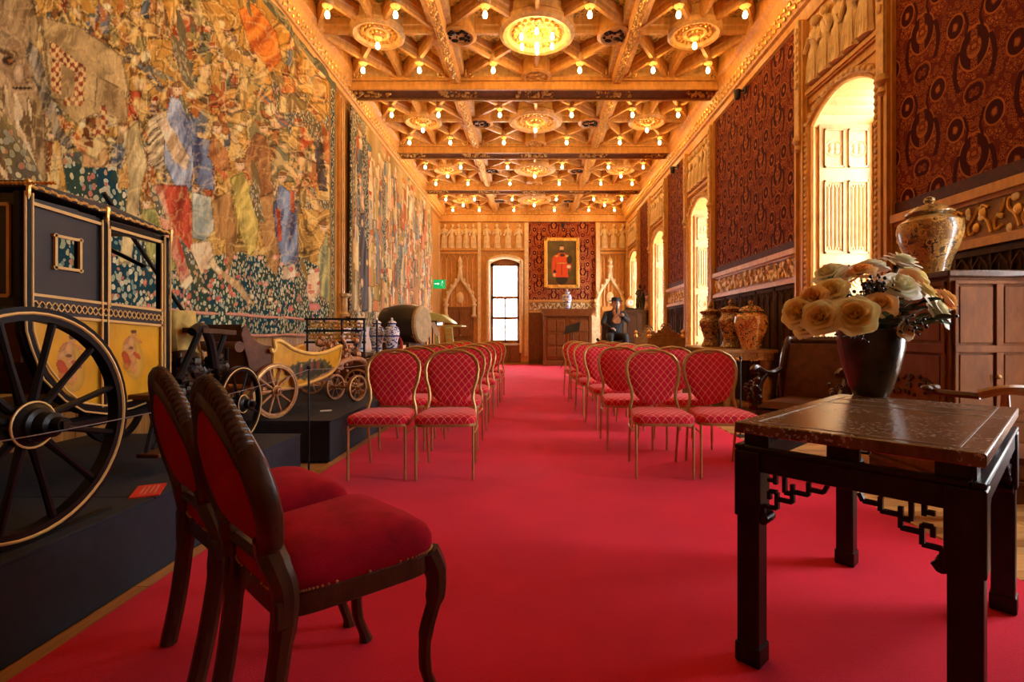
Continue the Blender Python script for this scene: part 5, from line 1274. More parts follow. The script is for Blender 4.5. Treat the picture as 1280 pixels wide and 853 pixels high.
# ================================================================== VASE OF ROSES
VC = Vector((1.545, 2.30, .785))
M['vase'] = mat('dark_glazed_vase', (.055,.040,.022), .22, .25, var=.6, scale=5)
vz = thing('flower_vase', 'dark green-brown glazed vase on the rosewood table', 'vase', VC)
MB().lathe([(0,.0),(.066,.0),(.07,.006),(.088,.05),(.112,.13),(.130,.22),(.137,.30),(.130,.30),(.124,.22),(.10,.12),(.06,.03),(0,.02)], 40).build('bowl', M['vase'], vz)
MB().lathe([(.128,.285),(.06,.30),(0,.30)], 24).build('moss_filling', M['leaf'], vz)
def m_petal(name, c0, c1):
    m, t, b = newmat(name); v, xyz = coords(t); r = hyp(xyz[0], xyz[1]); n = noise(t, v, 30, 2)
    col = ramp(t, r * 12 + n * .3 - .15, [(.15, c0), (.8, c1)]); t.links.new(col, b.inputs['Base Color']); b.inputs['Roughness'].default_value = .6; b.inputs['Specular IOR Level'].default_value = .2
    tr = t.nodes.new('ShaderNodeBsdfTranslucent'); t.links.new(col, tr.inputs[0]); mx = t.nodes.new('ShaderNodeMixShader'); mx.inputs[0].default_value = .25
    t.links.new(b.outputs[0], mx.inputs[1]); t.links.new(tr.outputs[0], mx.inputs[2]); t.links.new(mx.outputs[0], t.nodes['Material Output'].inputs[0]); return m
PM = {'cream': m_petal('cream_petals', (.82,.78,.48), (.92,.90,.76)), 'yellow': m_petal('butter_petals', (.93,.70,.22), (.95,.88,.56)), 'orange': m_petal('apricot_petals', (.90,.48,.13), (.95,.70,.34))}
def petal_mesh(kind, R_, H, wid, curl, base=.004, seed=0):
    """one cupped petal with a rolled, ruffled lip, opening to +x"""
    m = MB()
    def fn(u, v, th=0):
        e = 2*u-1; ve = v*(1-.16*e*e); a = e*.5*wid*(.45+.55*math.sin(min(1, v*1.1)*PI/2))
        rr = base + R_*math.sin(ve*PI/2)**.8 + .006*u + th + .004*math.sin(u*11+seed)*v*v
        lip = max(0, ve-.68); rr += curl*lip*2.2; z = H*ve**1.15 - curl*5.5*lip*lip
        return (rr*math.cos(a), rr*math.sin(a), z)
    m.grid(lambda u,v: fn(u,v), 8, 8); n0 = len(m.f); m.grid(lambda u,v: fn(u,v,-.0014), 8, 8); m.f[n0:] = [tuple(reversed(f)) for f in m.f[n0:]]
    return m.mesh('petal', PM[kind])
ROSE = {}
for kd in PM:
    outer = petal_mesh(kd, .058, .034, 1.5, .030, seed=1); mid = petal_mesh(kd, .043, .046, 1.6, .022, seed=2); inn = petal_mesh(kd, .028, .052, 1.9, .010, seed=3)
    core = MB()
    for k in range(3):
        rk = .017-.005*k; core.grid(lambda u,v: ((rk+.003*u)*math.cos(u*5+k*2)*(.75+.25*v), (rk+.003*u)*math.sin(u*5+k*2)*(.75+.25*v), .01+.045*v), 14, 3)
    core.ell((0,0,.03), (.007,.007,.02), 8, 6)
    ROSE[kd] = (outer, mid, inn, core.mesh('bud', PM[kd]))
sep_m = MB().lathe([(0,-.012),(.012,-.008),(.02,.004),(.012,.006)], 8).mesh('sepals', M['leaf'])
def rose(kd, loc, direction, s, label):
    t = thing('rose', label, 'flower', loc, 0, 'roses in the dark vase')
    t.rotation_euler = Vector(direction).to_track_quat('Z', 'Y').to_euler(); t.scale = (s,s,s)
    o, m_, i_, c = ROSE[kd]
    for k in range(6): link('petal', o, t, (0,0,-.004*(k % 2)), (0, .10*(k % 2), k*PI/3+.2))
    for k in range(5): link('petal', m_, t, (0,0,.003), (0,0,k*2*PI/5+.5))
    for k in range(4): link('petal', i_, t, (0,0,.005), (0,0,k*PI/2+.1))
    link('bud', c, t); link('sepals', sep_m, t)
    Mi = Matrix.LocRotScale(t.location, t.rotation_euler, t.scale).inverted(); a = VC + Vector((0,0,.26)); p = t.location.copy(); q = a.lerp(p, .6) + Vector((0,0,.03))
    MB().tube([Mi @ v for v in qbez(a, q, p, 5)], .0035/s, 5).build('stem', M['leaf'], t); return t
# (picture-plane cue px,py ; depth ; size ; colour)
RS = [(1027,398,2.12,1.05,'yellow'),(1069,396,2.08,1.15,'yellow'),(1101,383,2.12,.85,'orange'),(1000,392,2.22,1.05,'yellow'),(1018,374,2.2,.85,'orange'),(1041,366,2.22,.95,'yellow'),(1038,346,2.34,1.05,'cream'),(1075,343,2.28,.9,'orange'),(1122,362,2.18,1.15,'cream'),(1125,332,2.34,1.1,'cream'),(1152,368,2.30,.95,'yellow'),(1165,392,2.22,1.15,'cream'),(1180,376,2.36,.8,'orange'),(1008,408,2.3,.85,'yellow'),(1130,415,2.18,.6,'orange'),(1090,338,2.5,1.0,'cream'),(1055,352,2.52,1.0,'yellow'),(1140,350,2.5,1.0,'yellow')]
rl = {}
wh = ['low at the front of the bouquet', 'beside the berries', 'high in the bouquet', 'on the side towards the armchair', 'on the side towards the panelled cabinet', 'at the back of the bouquet']
ctr = Vector((1.54, 2.30, 1.09))
RLAB = ['butter yellow rose low at the front, directly over the vase rim', 'large butter yellow rose in the middle of the bouquet front', 'apricot rose just right of the big yellow one, below the berries', 'butter yellow rose at the outer edge towards the armchair', 'apricot rose tucked above the yellow ones towards the armchair', 'butter yellow rose between the apricot and the cream rose', 'creamy white rose high on the armchair side', 'apricot rose at the top between two cream roses', 'large creamy white ruffled rose beside the berries', 'creamy white rose topmost in the bouquet', 'butter yellow rose behind the large ruffled cream rose', 'creamy white rose hanging out towards the panelled cabinet', 'apricot rose at the outer tip towards the cabinet', 'butter yellow rose lowest towards the armchair', 'small apricot bloom drooping beside the vase rim', 'creamy white rose at the back under the porcelain jar', 'butter yellow rose at the back on the armchair side', 'butter yellow rose at the back on the cabinet side']
for ri, (px, py, Yd, s, kd) in enumerate(RS):
    p = W(px, py, Yd); d = (p - ctr); d.z = d.z*.8 + .05; d = d.normalized() + Vector((-.15,-.45,.15))
    rose(kd, p, d, s*.9, RLAB[ri])
# stems (from vase to bloom), leaves and berries
lf = MB(); 
def leaf_fn(u, v, th=0): w_ = .018*math.sin(PI*min(1,v*.92+.04)); return ((u-.5)*2*w_, v*.075, .012*math.sin(v*2.2)+.006*abs(2*u-1)+th)
lf.grid(lambda u,v: leaf_fn(u,v), 4, 6); n0 = len(lf.f); lf.grid(lambda u,v: leaf_fn(u,v,-.001), 4, 6); lf.f[n0:] = [tuple(reversed(f)) for f in lf.f[n0:]]
lfm = lf.mesh('leaf', M['leaf'])
rr = random.Random(4)
for g in range(18):
    a = 2*PI*g/18+.2; tip = VC + Vector((math.cos(a)*(.24-.06*(g % 3)), math.sin(a)*(.20-.05*(g % 3)), .34+.07*(g % 3)))
    t = thing('leaf_sprig', 'dark green leafy sprig among the roses ' + ('towards the armchair' if math.cos(a) < -.5 else 'towards the panelled cabinet' if math.cos(a) > .5 else 'at the front of the vase' if math.sin(a) < 0 else 'at the back of the bouquet'), 'plant', VC+Vector((0,0,.27)), 0, 'leaf sprigs in the bouquet')
    b_ = tip-t.location; MB().tube([(0,0,0), tuple(b_*.5+Vector((0,0,.03))), tuple(b_)], .003, 5).build('stem', M['leaf'], t)
    for k in range(9):
        f = .35+.65*k/8; p = b_*f; o = link('leaf', lfm, t, p, (rr.uniform(-.5,.5), rr.uniform(-.6,.6), a-PI/2+rr.uniform(-1.1,1.1))); s_ = rr.uniform(.8,1.3); o.scale = (s_,s_,s_)
for g, (px, py, Yd, n) in enumerate(((1095,358,2.14,30),(1080,366,2.16,16),(1172,402,2.2,16),(1140,408,2.14,16),(1068,418,2.10,14),(1112,350,2.3,16),(1185,395,2.3,8))):
    c = W(px, py, Yd); t = thing('berry_sprig', ['sprig of dark berries between the orange and white roses', 'sprig of dark berries tucked behind the yellow roses', 'sprig of dark berries under the white rose beside the cabinet', 'sprig of dark berries over the vase rim by the cabinet', 'sprig of dark berries hanging over the vase front', 'sprig of dark berries high among the white roses', 'few dark berries at the outer tip of the bouquet'][g], 'berries', c, 0, 'berry sprigs in the bouquet')
    m = MB(); s = MB(); base = (ctr-c)*.6
    for k in range(n):
        p = Vector((rr.gauss(0,.028), rr.gauss(0,.022), rr.gauss(0,.018))); m.ell(p, rr.uniform(.0055,.0085), 8, 6); s.tube([tuple(base*.5), tuple(p)], .0012, 4)
    m.build('berries', M['berry'], t, kind='stuff'); s.build('stems', M['leaf'], t, kind='stuff')
# ================================================================== RIGHT SIDE FURNITURE
def panel_grid(parent, name, u0, u1, z0, z1, nu, nz, plane, pos, sgn, mat_, fr=.045, mat_f=None):
    """raised frame + inset panels on a face; plane 'x' or 'y'"""
    m = MB(); mat_f = mat_f or mat_
    def bx(mm, a, b, c, d, t0, t1):
        p, q = sorted((pos+sgn*t0, pos+sgn*t1)); mm.box(p,q,a,b,c,d) if plane == 'x' else mm.box(a,b,p,q,c,d)
    for i in range(nu+1): u = u0+(u1-u0)*i/nu; bx(m, max(u0,u-fr/2), min(u1,u+fr/2), z0, z1, 0, .018)
    for j in range(nz+1): z = z0+(z1-z0)*j/nz; bx(m, u0, u1, max(z0,z-fr/2), min(z1,z+fr/2), 0, .02)
    m.build(name+'_frame', mat_f, parent, smooth=False, bevel=.004)
    for i in range(nu):
        for j in range(nz):
            a, b = u0+(u1-u0)*i/nu+fr*.8, u0+(u1-u0)*(i+1)/nu-fr*.8; c, d = z0+(z1-z0)*j/nz+fr*.8, z0+(z1-z0)*(j+1)/nz-fr*.8
            q = MB(); bx(q, a, b, c, d, 0, .010); q.build('panel', mat_, parent, smooth=False, bevel=.008)
M['cab'] = mat('chestnut_wood', (.14,.048,.011), .6, var=.3, scale=6, stretch=(3,3,1), bmp=.1, bscale=30)
M['cab'].node_tree.nodes['Principled BSDF'].inputs['Specular IOR Level'].default_value = .12
cb = thing('panelled_cabinet', 'tall dark chestnut cabinet with square panels, beside the rosewood table', 'cabinet', (2.92, 3.50, 0))
MB().box(-.31,.31,-.35,.40,0,1.42).build('carcass', M['cab'], cb, smooth=False)
MB().box(-.34,.33,-.38,.42,1.42,1.465).build('cornice', M['dark'], cb, bevel=.01)
panel_grid(cb, 'door', -.29, .27, .12, 1.40, 2, 3, 'y', -.35, -1, M['cab'])
panel_grid(cb, 'side', -.33, .38, .12, 1.40, 1, 3, 'x', -.31, -1, M['cab'], .06, M['cab'])
scroll_relief(MB(), (-.325,.02,.72), .5, .16, 6, 'x', .015, 40).build('carved_side_panel', M['dark'], cb, kind='stuff')
MB().ell((-.03,-.38,.8), .015).build('door_knob', M['brass'], cb)
IJ = [(0,0),(.11,0),(.105,.02),(.12,.10),(.165,.24),(.185,.34),(.175,.41),(.13,.45),(.10,.465),(.10,.485)]
IL = [(.135,.475),(.137,.487),(.12,.50),(.095,.53),(.05,.548),(.025,.552),(.022,.562),(.034,.58),(.030,.60),(.012,.615),(0,.618)]
j = jar('imari_jar', 'round gold-brown porcelain jar with domed lid on top of the cabinet', 'jar', (2.72, 3.45, 1.465), [(r*1.02,z*.88) for r,z in IJ], M['imarig'], [(r*1.02,z*.88) for r,z in IL], M['imarig'], 'lidded porcelain jars')
# long carved table with three jars
lt = thing('carved_console_table', 'long carved gilt-brown table under the maroon damask with three porcelain jars', 'table', (2.82, 7.85, 0))
M['conbr'] = mat('golden_brown_carved', (.26,.13,.035), .35, var=.35, scale=10, bmp=.3, bscale=30)
MB().box(-.36,.36,-1.35,1.35,.82,.86).build('tabletop', M['conbr'], lt, bevel=.008, smooth=False)
MB().box(-.32,.32,-1.31,1.31,.72,.82).build('apron', M['conbr'], lt, smooth=False)
scroll_relief(MB(), (-.32,0,.76), 2.5, .11, 3, 'x', .02, 120).build('apron_carving', M['gold'], lt); scroll_relief(MB(), (0,-1.31,.76), .6, .11, 3, 'y', .02, 30).build('apron_carving', M['gold'], lt)
for x in (-.26,.26):
    for y in (-1.22,0,1.22): MB().lathe([(.05,0),(.075,.05),(.04,.12),(.05,.2),(.08,.38),(.07,.45),(.04,.5),(.06,.6),(.075,.72)], 12, (x,y,0)).build('leg', M['conbr'], lt)
MB().box(-.05,.05,-1.25,1.25,.1,.16).build('stretcher', M['conbr'], lt, bevel=.01)
BK = [(0,0),(.13,0),(.14,.02),(.11,.08),(.10,.14),(.13,.24),(.165,.34),(.17,.40),(.13,.46),(.12,.50),(.16,.54),(.175,.56)]
BL_ = [(.15,.555),(.13,.575),(.06,.60),(.03,.61),(.025,.62),(.04,.645),(.035,.67),(.012,.69),(.01,.71),(0,.72)]
jar('imari_jar', 'orange and black porcelain jar with domed lid, nearest the armchair on the long table', 'jar', (2.86, 6.58, .86), [(r*1.15,z*1.05) for r,z in IJ], M['imari'], [(r*1.15,z*1.05) for r,z in IL], M['imarid'], 'lidded porcelain jars')
jar('imari_jar', 'dark flared porcelain jar with lid standing between two others on the long table', 'jar', (2.86, 7.25, .86), BK, M['imarid'], BL_, M['imarid'], 'lidded porcelain jars')
jar('imari_jar', 'dark flared porcelain jar with lid at the far end of the long table', 'jar', (2.86, 8.08, .86), BK, M['imarid'], BL_, M['imarid'], 'lidded porcelain jars')
# carved armchair with dolphin arms
ac_ = thing('carved_armchair', 'dark carved armchair with scrolled dolphin arms and brown leather seat', 'chair', (2.36, 4.36, 0), R(-47))
DW = M['dark']          # local: faces -y
def sw(name, pts, r, mat_=None, n=8, **k): return MB().tube(spline(pts,4), r, n).build(name, mat_ or DW, ac_, **k)
MB().box(-.30,.30,-.30,.22,.34,.42).build('seat_rail', DW, ac_, bevel=.015)
m = MB(); m.grid(lambda u,v: (-.29+.58*u, -.31+.54*v, .42+.07*(1-(2*u-1)**6)*(1-(2*v-1)**6)**.5+.015), 14, 14); m.build('leather_seat', M['leather'], ac_)
m = MB(); m.grid(lambda u,v: (-.25+.5*u, .20+.13*v**1.5, .47+.50*v), 6, 10); m.grid(lambda u,v: (-.25+.5*u, .225+.13*v**1.5, .47+.50*v), 6, 10); m.build('back_panel', M['leather'], ac_)
for s in (-1,1):
    sw('back_stile', [(s*.27,.22,.42),(s*.275,.22,.6),(s*.275,.26,.82),(s*.27,.36,1.0),(s*.27,.43,1.0)], [.03]*17)
    m = MB()
    for i in range(26): z = .46+i*.021; m.ell((s*.305, .20+.13*((z-.47)/.5 if z > .47 else 0)**1.5, z), (.012,.02,.012), 6, 4)
    m.build('carved_beading', DW, ac_)
    sw('arm', [(s*.28,.22,.74),(s*.32,.10,.70),(s*.34,-.05,.72),(s*.34,-.18,.76),(s*.33,-.28,.74)], [.028,.028,.03,.032,.03,.03,.03,.03,.034,.036,.036,.036,.038,.038,.036,.03,.022])
    sw('dolphin_support', [(s*.33,-.02,.70),(s*.35,-.12,.62),(s*.34,-.22,.50),(s*.32,-.30,.42)], [.03,.034,.038,.042,.046,.05,.054,.054,.05,.046,.042,.04,.036])
    m = MB(); r2 = random.Random(7+s)
    for i in range(30): m.ell((s*.33+r2.uniform(-.06,.06), -.27+r2.uniform(-.09,.09), .55+r2.uniform(-.09,.12)), (r2.uniform(.012,.03),)*3, 6, 5)
    m.build('carved_dolphin_head', DW, ac_)
    sw('front_leg', [(s*.27,-.26,.36),(s*.30,-.32,.24),(s*.28,-.28,.1),(s*.29,-.33,.02)], [.045,.045,.045,.044,.04,.036,.032,.03,.028,.03,.034,.036,.03])
    sw('rear_leg', [(s*.26,.2,.36),(s*.26,.24,.18),(s*.26,.32,.02)], [.032]*9)
m = MB(); m.tube([(-.30,.40,1.0),(.30,.40,1.0)], .035, 10)
for i in range(22): m.ell((-.28+.56*i/21,.40,1.03), (.016,.02,.016), 6, 4)
m.build('crest_rail', DW, ac_)
# armchair beyond the rosewood table
gcx = thing('open_armchair', 'golden brown wooden open armchair standing against the panelled cabinet', 'chair', (2.53, 2.72, 0), R(8))
M['honey'] = mat('honey_brown_wood', (.30,.14,.035), .32, var=.3, scale=8)
MB().tube(spline([(-.27,-.12,.76),(-.22,-.2,.79),(-.05,-.24,.785),(.12,-.2,.77),(.25,-.05,.75),(.27,.12,.74)],5), .026, 8).build('arm_rail', M['honey'], gcx)
for x,y in ((-.22,-.2),(.0,-.24),(.2,-.1)): MB().lathe([(.018,.44),(.026,.52),(.014,.58),(.022,.68),(.016,.77)], 8, (x,y,0)).build('spindle', M['honey'], gcx)
MB().lathe([(.24,.40),(.26,.42),(.25,.45),(.1,.465),(0,.465)], 24).build('seat', M['leather'], gcx)
for a in (.6,2.2,3.9,5.5): MB().tube([(.2*math.cos(a),.2*math.sin(a),.41),(.23*math.cos(a),.23*math.sin(a),.0)], [.022,.016], 8).build('leg', M['honey'], gcx)
m = MB()
for x, y in ((-.33,.12),(-.27,.14),(-.24,.16)): m.ell((x,y,.765), (.03,.03,.022), 8, 6)
m.tube([(-.27,-.12,.75),(-.31,0,.75),(-.29,.14,.75)], .018, 7); m.build('carved_arm_end', DW, gcx)
# two carved settles facing down the hall
def settle(loc, L, label):
    t = thing('carved_settle', label, 'bench', loc, 0, 'carved settles'); M_ = M['conbr']
    MB().box(-L/2,L/2,-.02,.02,.35,1.0).build('back_board', M_, t, bevel=.006)
    MB().box(-L/2,L/2,-.46,-.02,.40,.44).build('seat', M_, t, bevel=.006)
    for s in (-1,1):
        MB().box(s*L/2-.03,s*L/2+.03,-.46,.03,0,.66).build('end_panel', M_, t, bevel=.006)
        MB().lathe([(.035,1.0),(.04,1.03),(.02,1.06),(.035,1.1),(0,1.14)], 10, (s*(L/2-.03),0,0)).build('finial', M['gold'], t)
    m = MB(); m.tube(spline([(-L*.42,0,1.0),(-L*.3,0,1.03),(-L*.15,0,1.10),(0,0,1.16),(L*.15,0,1.10),(L*.3,0,1.03),(L*.42,0,1.0)],4), .022, 7)
    m.py([(-L*.3,1.0),(0,1.14),(L*.3,1.0)], -.01, .01)
    for i in range(18): a = i/17-.5; m.ell((a*L*.7, -.01, 1.03+.12*(1-abs(2*a))+.02*math.sin(i*2)), (.03,.02,.025), 6, 4)
    for i in range(6): m.ring((.06*math.cos(i),0,1.17+.03*math.sin(i*2)), .025, .01, 10, 5, 'y')
    m.build('carved_crest', M_, t); return t
settle((2.14, 8.05, 0), .6, 'carved settle with shell crest, beside the long table')
settle((2.30, 9.95, 0), .56, 'carved settle with shell crest, behind the other settle')
# cabinet with clock and bronze group
cc = thing('plinth_cabinet', 'dark wooden plinth cabinet by the far windows carrying clock and bronze', 'cabinet', (2.9, 14.2, 0))
MB().box(-.28,.28,-.28,.28,0,1.66).build('carcass', M['dark'], cc, smooth=False); MB().box(-.31,.31,-.31,.31,1.66,1.72).build('top', M['dark'], cc, bevel=.01)
panel_grid(cc, 'front', -.26, .26, .1, 1.6, 2, 2, 'y', -.28, -1, M['dark'])
ck = thing('mantel_clock', 'small gilt mantel clock with round dial on the plinth cabinet', 'clock', (2.74, 14.05, 1.72))
MB().box(-.11,.11,-.07,.07,0,.06).build('base', M['bronze'], ck, bevel=.01); MB().lathe([(.125,-.06),(.13,0),(.125,.06)], 20, (0,0,.2), 'y').build('case', M['gold'], ck)
MB().lathe([(.085,-.07),(.08,-.062),(0,-.062)], 20, (0,0,.2), 'y').build('dial', M['white'], ck); MB().lathe([(.06,.3),(.07,.33),(.03,.38),(0,.42)], 10).build('finial', M['gold'], ck)
m = MB(); m.bar((0,-.075,.2),(0,-.075,.26), .008,.004); m.bar((0,-.075,.2),(.04,-.075,.2), .004,.008); m.build('hands', M['iron'], ck)
st_ = thing('bronze_statue', 'dark bronze standing figure group on the plinth cabinet beside the clock', 'statue', (3.0, 14.1, 1.72))
MB().box(-.12,.12,-.1,.1,0,.06).build('base', M['bronze'], st_, bevel=.01)
m = MB(); m.tube(spline([(-.04,0,.06),(-.05,0,.2),(-.03,0,.34),(0,0,.5),(.01,0,.58)],4), [.04,.045,.05,.055]*4+[.04], 8); m.tube([(.06,0,.06),(.05,-.02,.2),(.01,0,.34)], [.035,.04,.05], 8); m.ell((.015,-.01,.66), (.04,.045,.055), 8, 6); m.tube([(-.05,0,.54),(-.11,-.04,.45),(-.05,-.1,.42)], [.025,.022,.018], 6); m.tube([(.06,0,.54),(.12,-.03,.6),(.14,-.04,.72)], [.025,.022,.018], 6); m.tube([(.1,.02,.06),(.12,.03,.3),(.11,0,.5)], [.05,.06,.03], 7)
m.build('figure', M['bronze'], st_)
# ================================================================== BY THE END WALL: CABINET, VASE, PORTRAIT, MUSIC STAND
ec = thing('oak_court_cabinet', 'brown oak cabinet with overhanging top and panelled doors under the portrait', 'cabinet', ((B(676)+B(738))/2, yb-.62, .0125))
hw = (B(734)-B(680))/2
MB().box(-hw,hw,-.30,.30,.08,1.62).build('carcass', M['oakd'], ec, smooth=False)
MB().py([(-hw-.02,1.62),(hw+.02,1.62),(hw+.12,1.80),(hw+.14,1.86),(-hw-.14,1.86),(-hw-.12,1.80)], -.40, .32).build('cornice', M['oakd'], ec, smooth=False, bevel=.01)
MB().box(-hw-.06,hw+.06,-.36,.32,0,.16).build('plinth', M['oakd'], ec, bevel=.012)
for s in (-1,1):
    o = MB().box(min(s*.03,s*(hw-.06)), max(s*.03,s*(hw-.06)), -.325,-.30,.22,1.56).build('door', M['oakd'], ec, smooth=False)
    for (z0,z1) in ((1.12,1.5),(.68,1.04),(.28,.6)):
        for k in (0,1):
            a = s*(.09+k*(hw-.15)/2); b = s*(.06+(k+1)*(hw-.15)/2); MB().box(min(a,b),max(a,b),-.35,-.325,z0,z1).build('door_panel', M['oakd'], o, smooth=False, bevel=.015)
    MB().box(min(s*.03,s*(hw-.06)), max(s*.03,s*(hw-.06)), -.36,-.325,1.05,1.10).build('door_ledge', M['oakd'], o, smooth=False)
    MB().box(s*hw-.05,s*hw+.05,-.34,-.28,.16,1.62).build('corner_post', M['oakd'], ec, bevel=.01)
MB().box(-.03,.03,-.34,-.30,.16,1.62).build('centre_post', M['oakd'], ec, bevel=.01)
jar('porcelain_vase', 'tall blue and white porcelain vase on the oak cabinet below the portrait', 'vase', (ec.location.x-.0, ec.location.y-.05, 1.86), [(r*1.45,z*1.35) for r,z in DJ], M['delft'], [(r*1.45,z*1.35) for r,z in DL], M['delft'], 'lidded porcelain jars')
pt = thing('framed_portrait', 'gilt framed full-length portrait of a bearded man in a red coat', 'painting', ((B(680)+B(724))/2, yb-.06, BZ(361)))
wp, hp = (B(724)-B(680)), BZ(298)-BZ(361)
nu, nv = 60, 90; U, V = np.meshgrid(np.linspace(-.5,.5,nu), np.linspace(0,1,nv), indexing='ij'); P_ = np.stack([U*(wp-.2), 0*U-.02, .1+V*(hp-.2)], -1)
nz = vnoise(U*8, V*12, 1, 3)[...,None]; C = lin((88,70,28))*(.6+.8*nz)*np.ones(P_.shape); C[V < .12] = lin((96,60,26))
def ep(cx, cy, rx, ry, c, rot=0):
    p = (U-cx)*math.cos(rot)+(V-cy)*math.sin(rot); q = -(U-cx)*math.sin(rot)+(V-cy)*math.cos(rot); d = (p/rx)**2+(q/ry)**2; m_ = d < 1; C[m_] = (lin(c)*np.clip(1.15-.3*d,.6,1.2)[...,None])[m_]
ep(0,.14,.2,.12,(40,26,16)); C[inpoly(U,V,[(-.16,.09),(-.02,.09),(-.03,.3),(-.15,.3)])] = lin((44,26,18)); C[inpoly(U,V,[(.02,.09),(.15,.09),(.16,.3),(.02,.3)])] = lin((40,24,16))
C[inpoly(U,V,[(-.24,.18),(.22,.18),(.19,.45),(.22,.66),(.12,.72),(-.12,.72),(-.24,.64),(-.18,.45)])] = lin((206,66,26))
ep(-.27,.46,.07,.22,(196,60,24),-.1); ep(.25,.52,.06,.18,(188,52,22),.25); ep(-.25,.24,.05,.05,(206,160,120)); ep(.24,.42,.07,.04,(206,190,160)); ep(.26,.58,.1,.1,(34,24,18)); ep(-.24,.31,.055,.04,(30,20,16))
ep(0,.77,.08,.045,(58,36,22)); ep(0,.83,.075,.062,(206,154,108)); ep(0,.888,.08,.018,(52,34,22)); ep(0,.778,.062,.02,(58,36,22)); ep(0,.50,.17,.016,(176,140,60)); ep(-.17,.66,.06,.025,(196,156,70)); ep(.17,.66,.06,.025,(196,156,70)); ep(.02,.68,.09,.035,(36,28,24)); ep(.0,.36,.012,.16,(150,40,18))
o = paint_mesh('canvas', P_, C, nu, nv, M['paint'], pt, None, .015, (0,-1,0))
m = MB()
for (a,b,c,d) in ((-wp/2,wp/2,0,.12),(-wp/2,wp/2,hp-.12,hp),(-wp/2,-wp/2+.12,0,hp),(wp/2-.12,wp/2,0,hp)): m.box(a,b,-.07,.03,c,d)
m.build('frame', M['gold'], pt, bevel=.02, smooth=False)
m = MB(); r2 = random.Random(1)
for i in range(110):
    s_ = r2.random(); e_ = r2.choice((0,1,2,3)); q = r2.uniform(.02,.10)
    x, z = ((-wp/2+s_*wp, q), (-wp/2+s_*wp, hp-q), (-wp/2+q, s_*hp), (wp/2-q, s_*hp))[e_]; m.ell((x,-.075,z), (r2.uniform(.015,.04),.02,r2.uniform(.015,.04)), 6, 4)
m.build('frame_ornament', M['gold'], pt)
ms = thing('music_stand', 'black tripod music stand with tilted desk before the oak cabinet', 'stand', (1.22, 15.2, .0125))
MB().tube([(0,0,.5),(0,0,1.05)], .018, 8).build('pole', M['iron'], ms)
for a in (.4,2.5,4.4): MB().tube([(0,0,.75),(.42*math.cos(a),.42*math.sin(a),.0)], .012, 6).build('leg', M['iron'], ms)
MB().prism([(-.28,1.02),(-.20,1.28),(.26,1.42),(.2,1.14)], lambda a,b: (a,-.03+(b-1.2)*.5,b), lambda a,b: (a,-.01+(b-1.2)*.5,b)).build('desk', M['iron'], ms, bevel=.008)
# ================================================================== SEATED MUSICIAN FIGURE
mu = thing('musician_figure', 'seated musician figure in black coat and hat playing a violin', 'statue', (1.76, 10.7, .52))
pe = thing('figure_pedestal', 'dark wooden pedestal carrying the seated musician figure', 'plinth', (1.76, 10.7, .0125)); 
MB().box(-.42,.42,-.45,.45,0,.45).build('block', M['dark'], pe, bevel=.01); MB().box(-.45,.45,-.48,.48,.45,.508).build('top', M['dark'], pe, bevel=.01)
def skin(name, joints, edges, radii, mat_, parent):
    me = bpy.data.meshes.new(name); me.from_pydata(joints, edges, []); me.materials.append(mat_); o = link(name, me, parent)
    o.modifiers.new('skin', 'SKIN')
    bpy.context.view_layer.objects.active = o
    if not me.skin_vertices: me.attributes
    return o
# one continuous body surface grown along the skeleton with metaball-like rings (tubes share rings at joints)
J = {'hip': (0,.05,.50), 'wst': (0,.05,.68), 'chest': (0,.03,.88), 'neck': (0,.02,1.03), 'head': (.02,-.0,1.12),
     'ls': (-.19,.02,.96), 'le': (-.27,-.06,.74), 'lw': (-.12,-.26,.66), 'rs': (.19,.02,.96), 're': (.26,-.12,.80), 'rw': (.12,-.28,.90),
     'lk': (-.16,-.38,.50), 'la': (-.16,-.38,.10), 'lt': (-.17,-.52,.05), 'rk': (.16,-.38,.50), 'ra': (.17,-.36,.10), 'rt': (.18,-.50,.05), 'lh': (-.10,.02,.48), 'rh': (.10,.02,.48)}
RD = {'hip': .15, 'wst': .14, 'chest': .16, 'neck': .06, 'head': .07, 'ls': .075, 'le': .055, 'lw': .04, 'rs': .075, 're': .055, 'rw': .04, 'lk': .075, 'la': .05, 'lt': .04, 'rk': .075, 'ra': .05, 'rt': .04, 'lh': .095, 'rh': .095}
names = list(J); ed = [('hip','wst'),('wst','chest'),('chest','neck'),('neck','head'),('chest','ls'),('ls','le'),('le','lw'),('chest','rs'),('rs','re'),('re','rw'),('hip','lh'),('lh','lk'),('lk','la'),('la','lt'),('hip','rh'),('rh','rk'),('rk','ra'),('ra','rt')]
me = bpy.data.meshes.new('body'); me.from_pydata([J[n] for n in names], [(names.index(a), names.index(b)) for a, b in ed], [])
M['cloth'] = mat('black_cloth', (.012,.012,.014), .7, var=.3); M['skinp'] = mat('painted_face', (.62,.42,.30), .5, var=.1)
me.materials.append(M['cloth']); bo = link('body', me, mu)
bo.modifiers.new('skin', 'SKIN')
bpy.context.view_layer.objects.active = bo
sk = me.skin_vertices[0].data if len(me.skin_vertices) else None
if sk:
    for i, n in enumerate(names): sk[i].radius = (RD[n], RD[n]*.85 if n in ('chest','wst','hip') else RD[n]); sk[i].use_root = n == 'hip'
sd = bo.modifiers.new('sub', 'SUBSURF'); sd.levels = 2; sd.render_levels = 2
m = MB(); m.ell((.02,-.02,1.17), (.078,.092,.12), 14, 10); m.ell((.02,-.115,1.165), (.014,.022,.024), 8, 6)
for s in (-1,1): m.ell((.02+s*.08,-.0,1.165), (.014,.022,.03), 6, 5)
hd = m.build('head', M['skinp'], mu)
m = MB(); 
for s in (-1,1): m.ell((.02+s*.03,-.103,1.185), (.012,.006,.008), 8, 5)
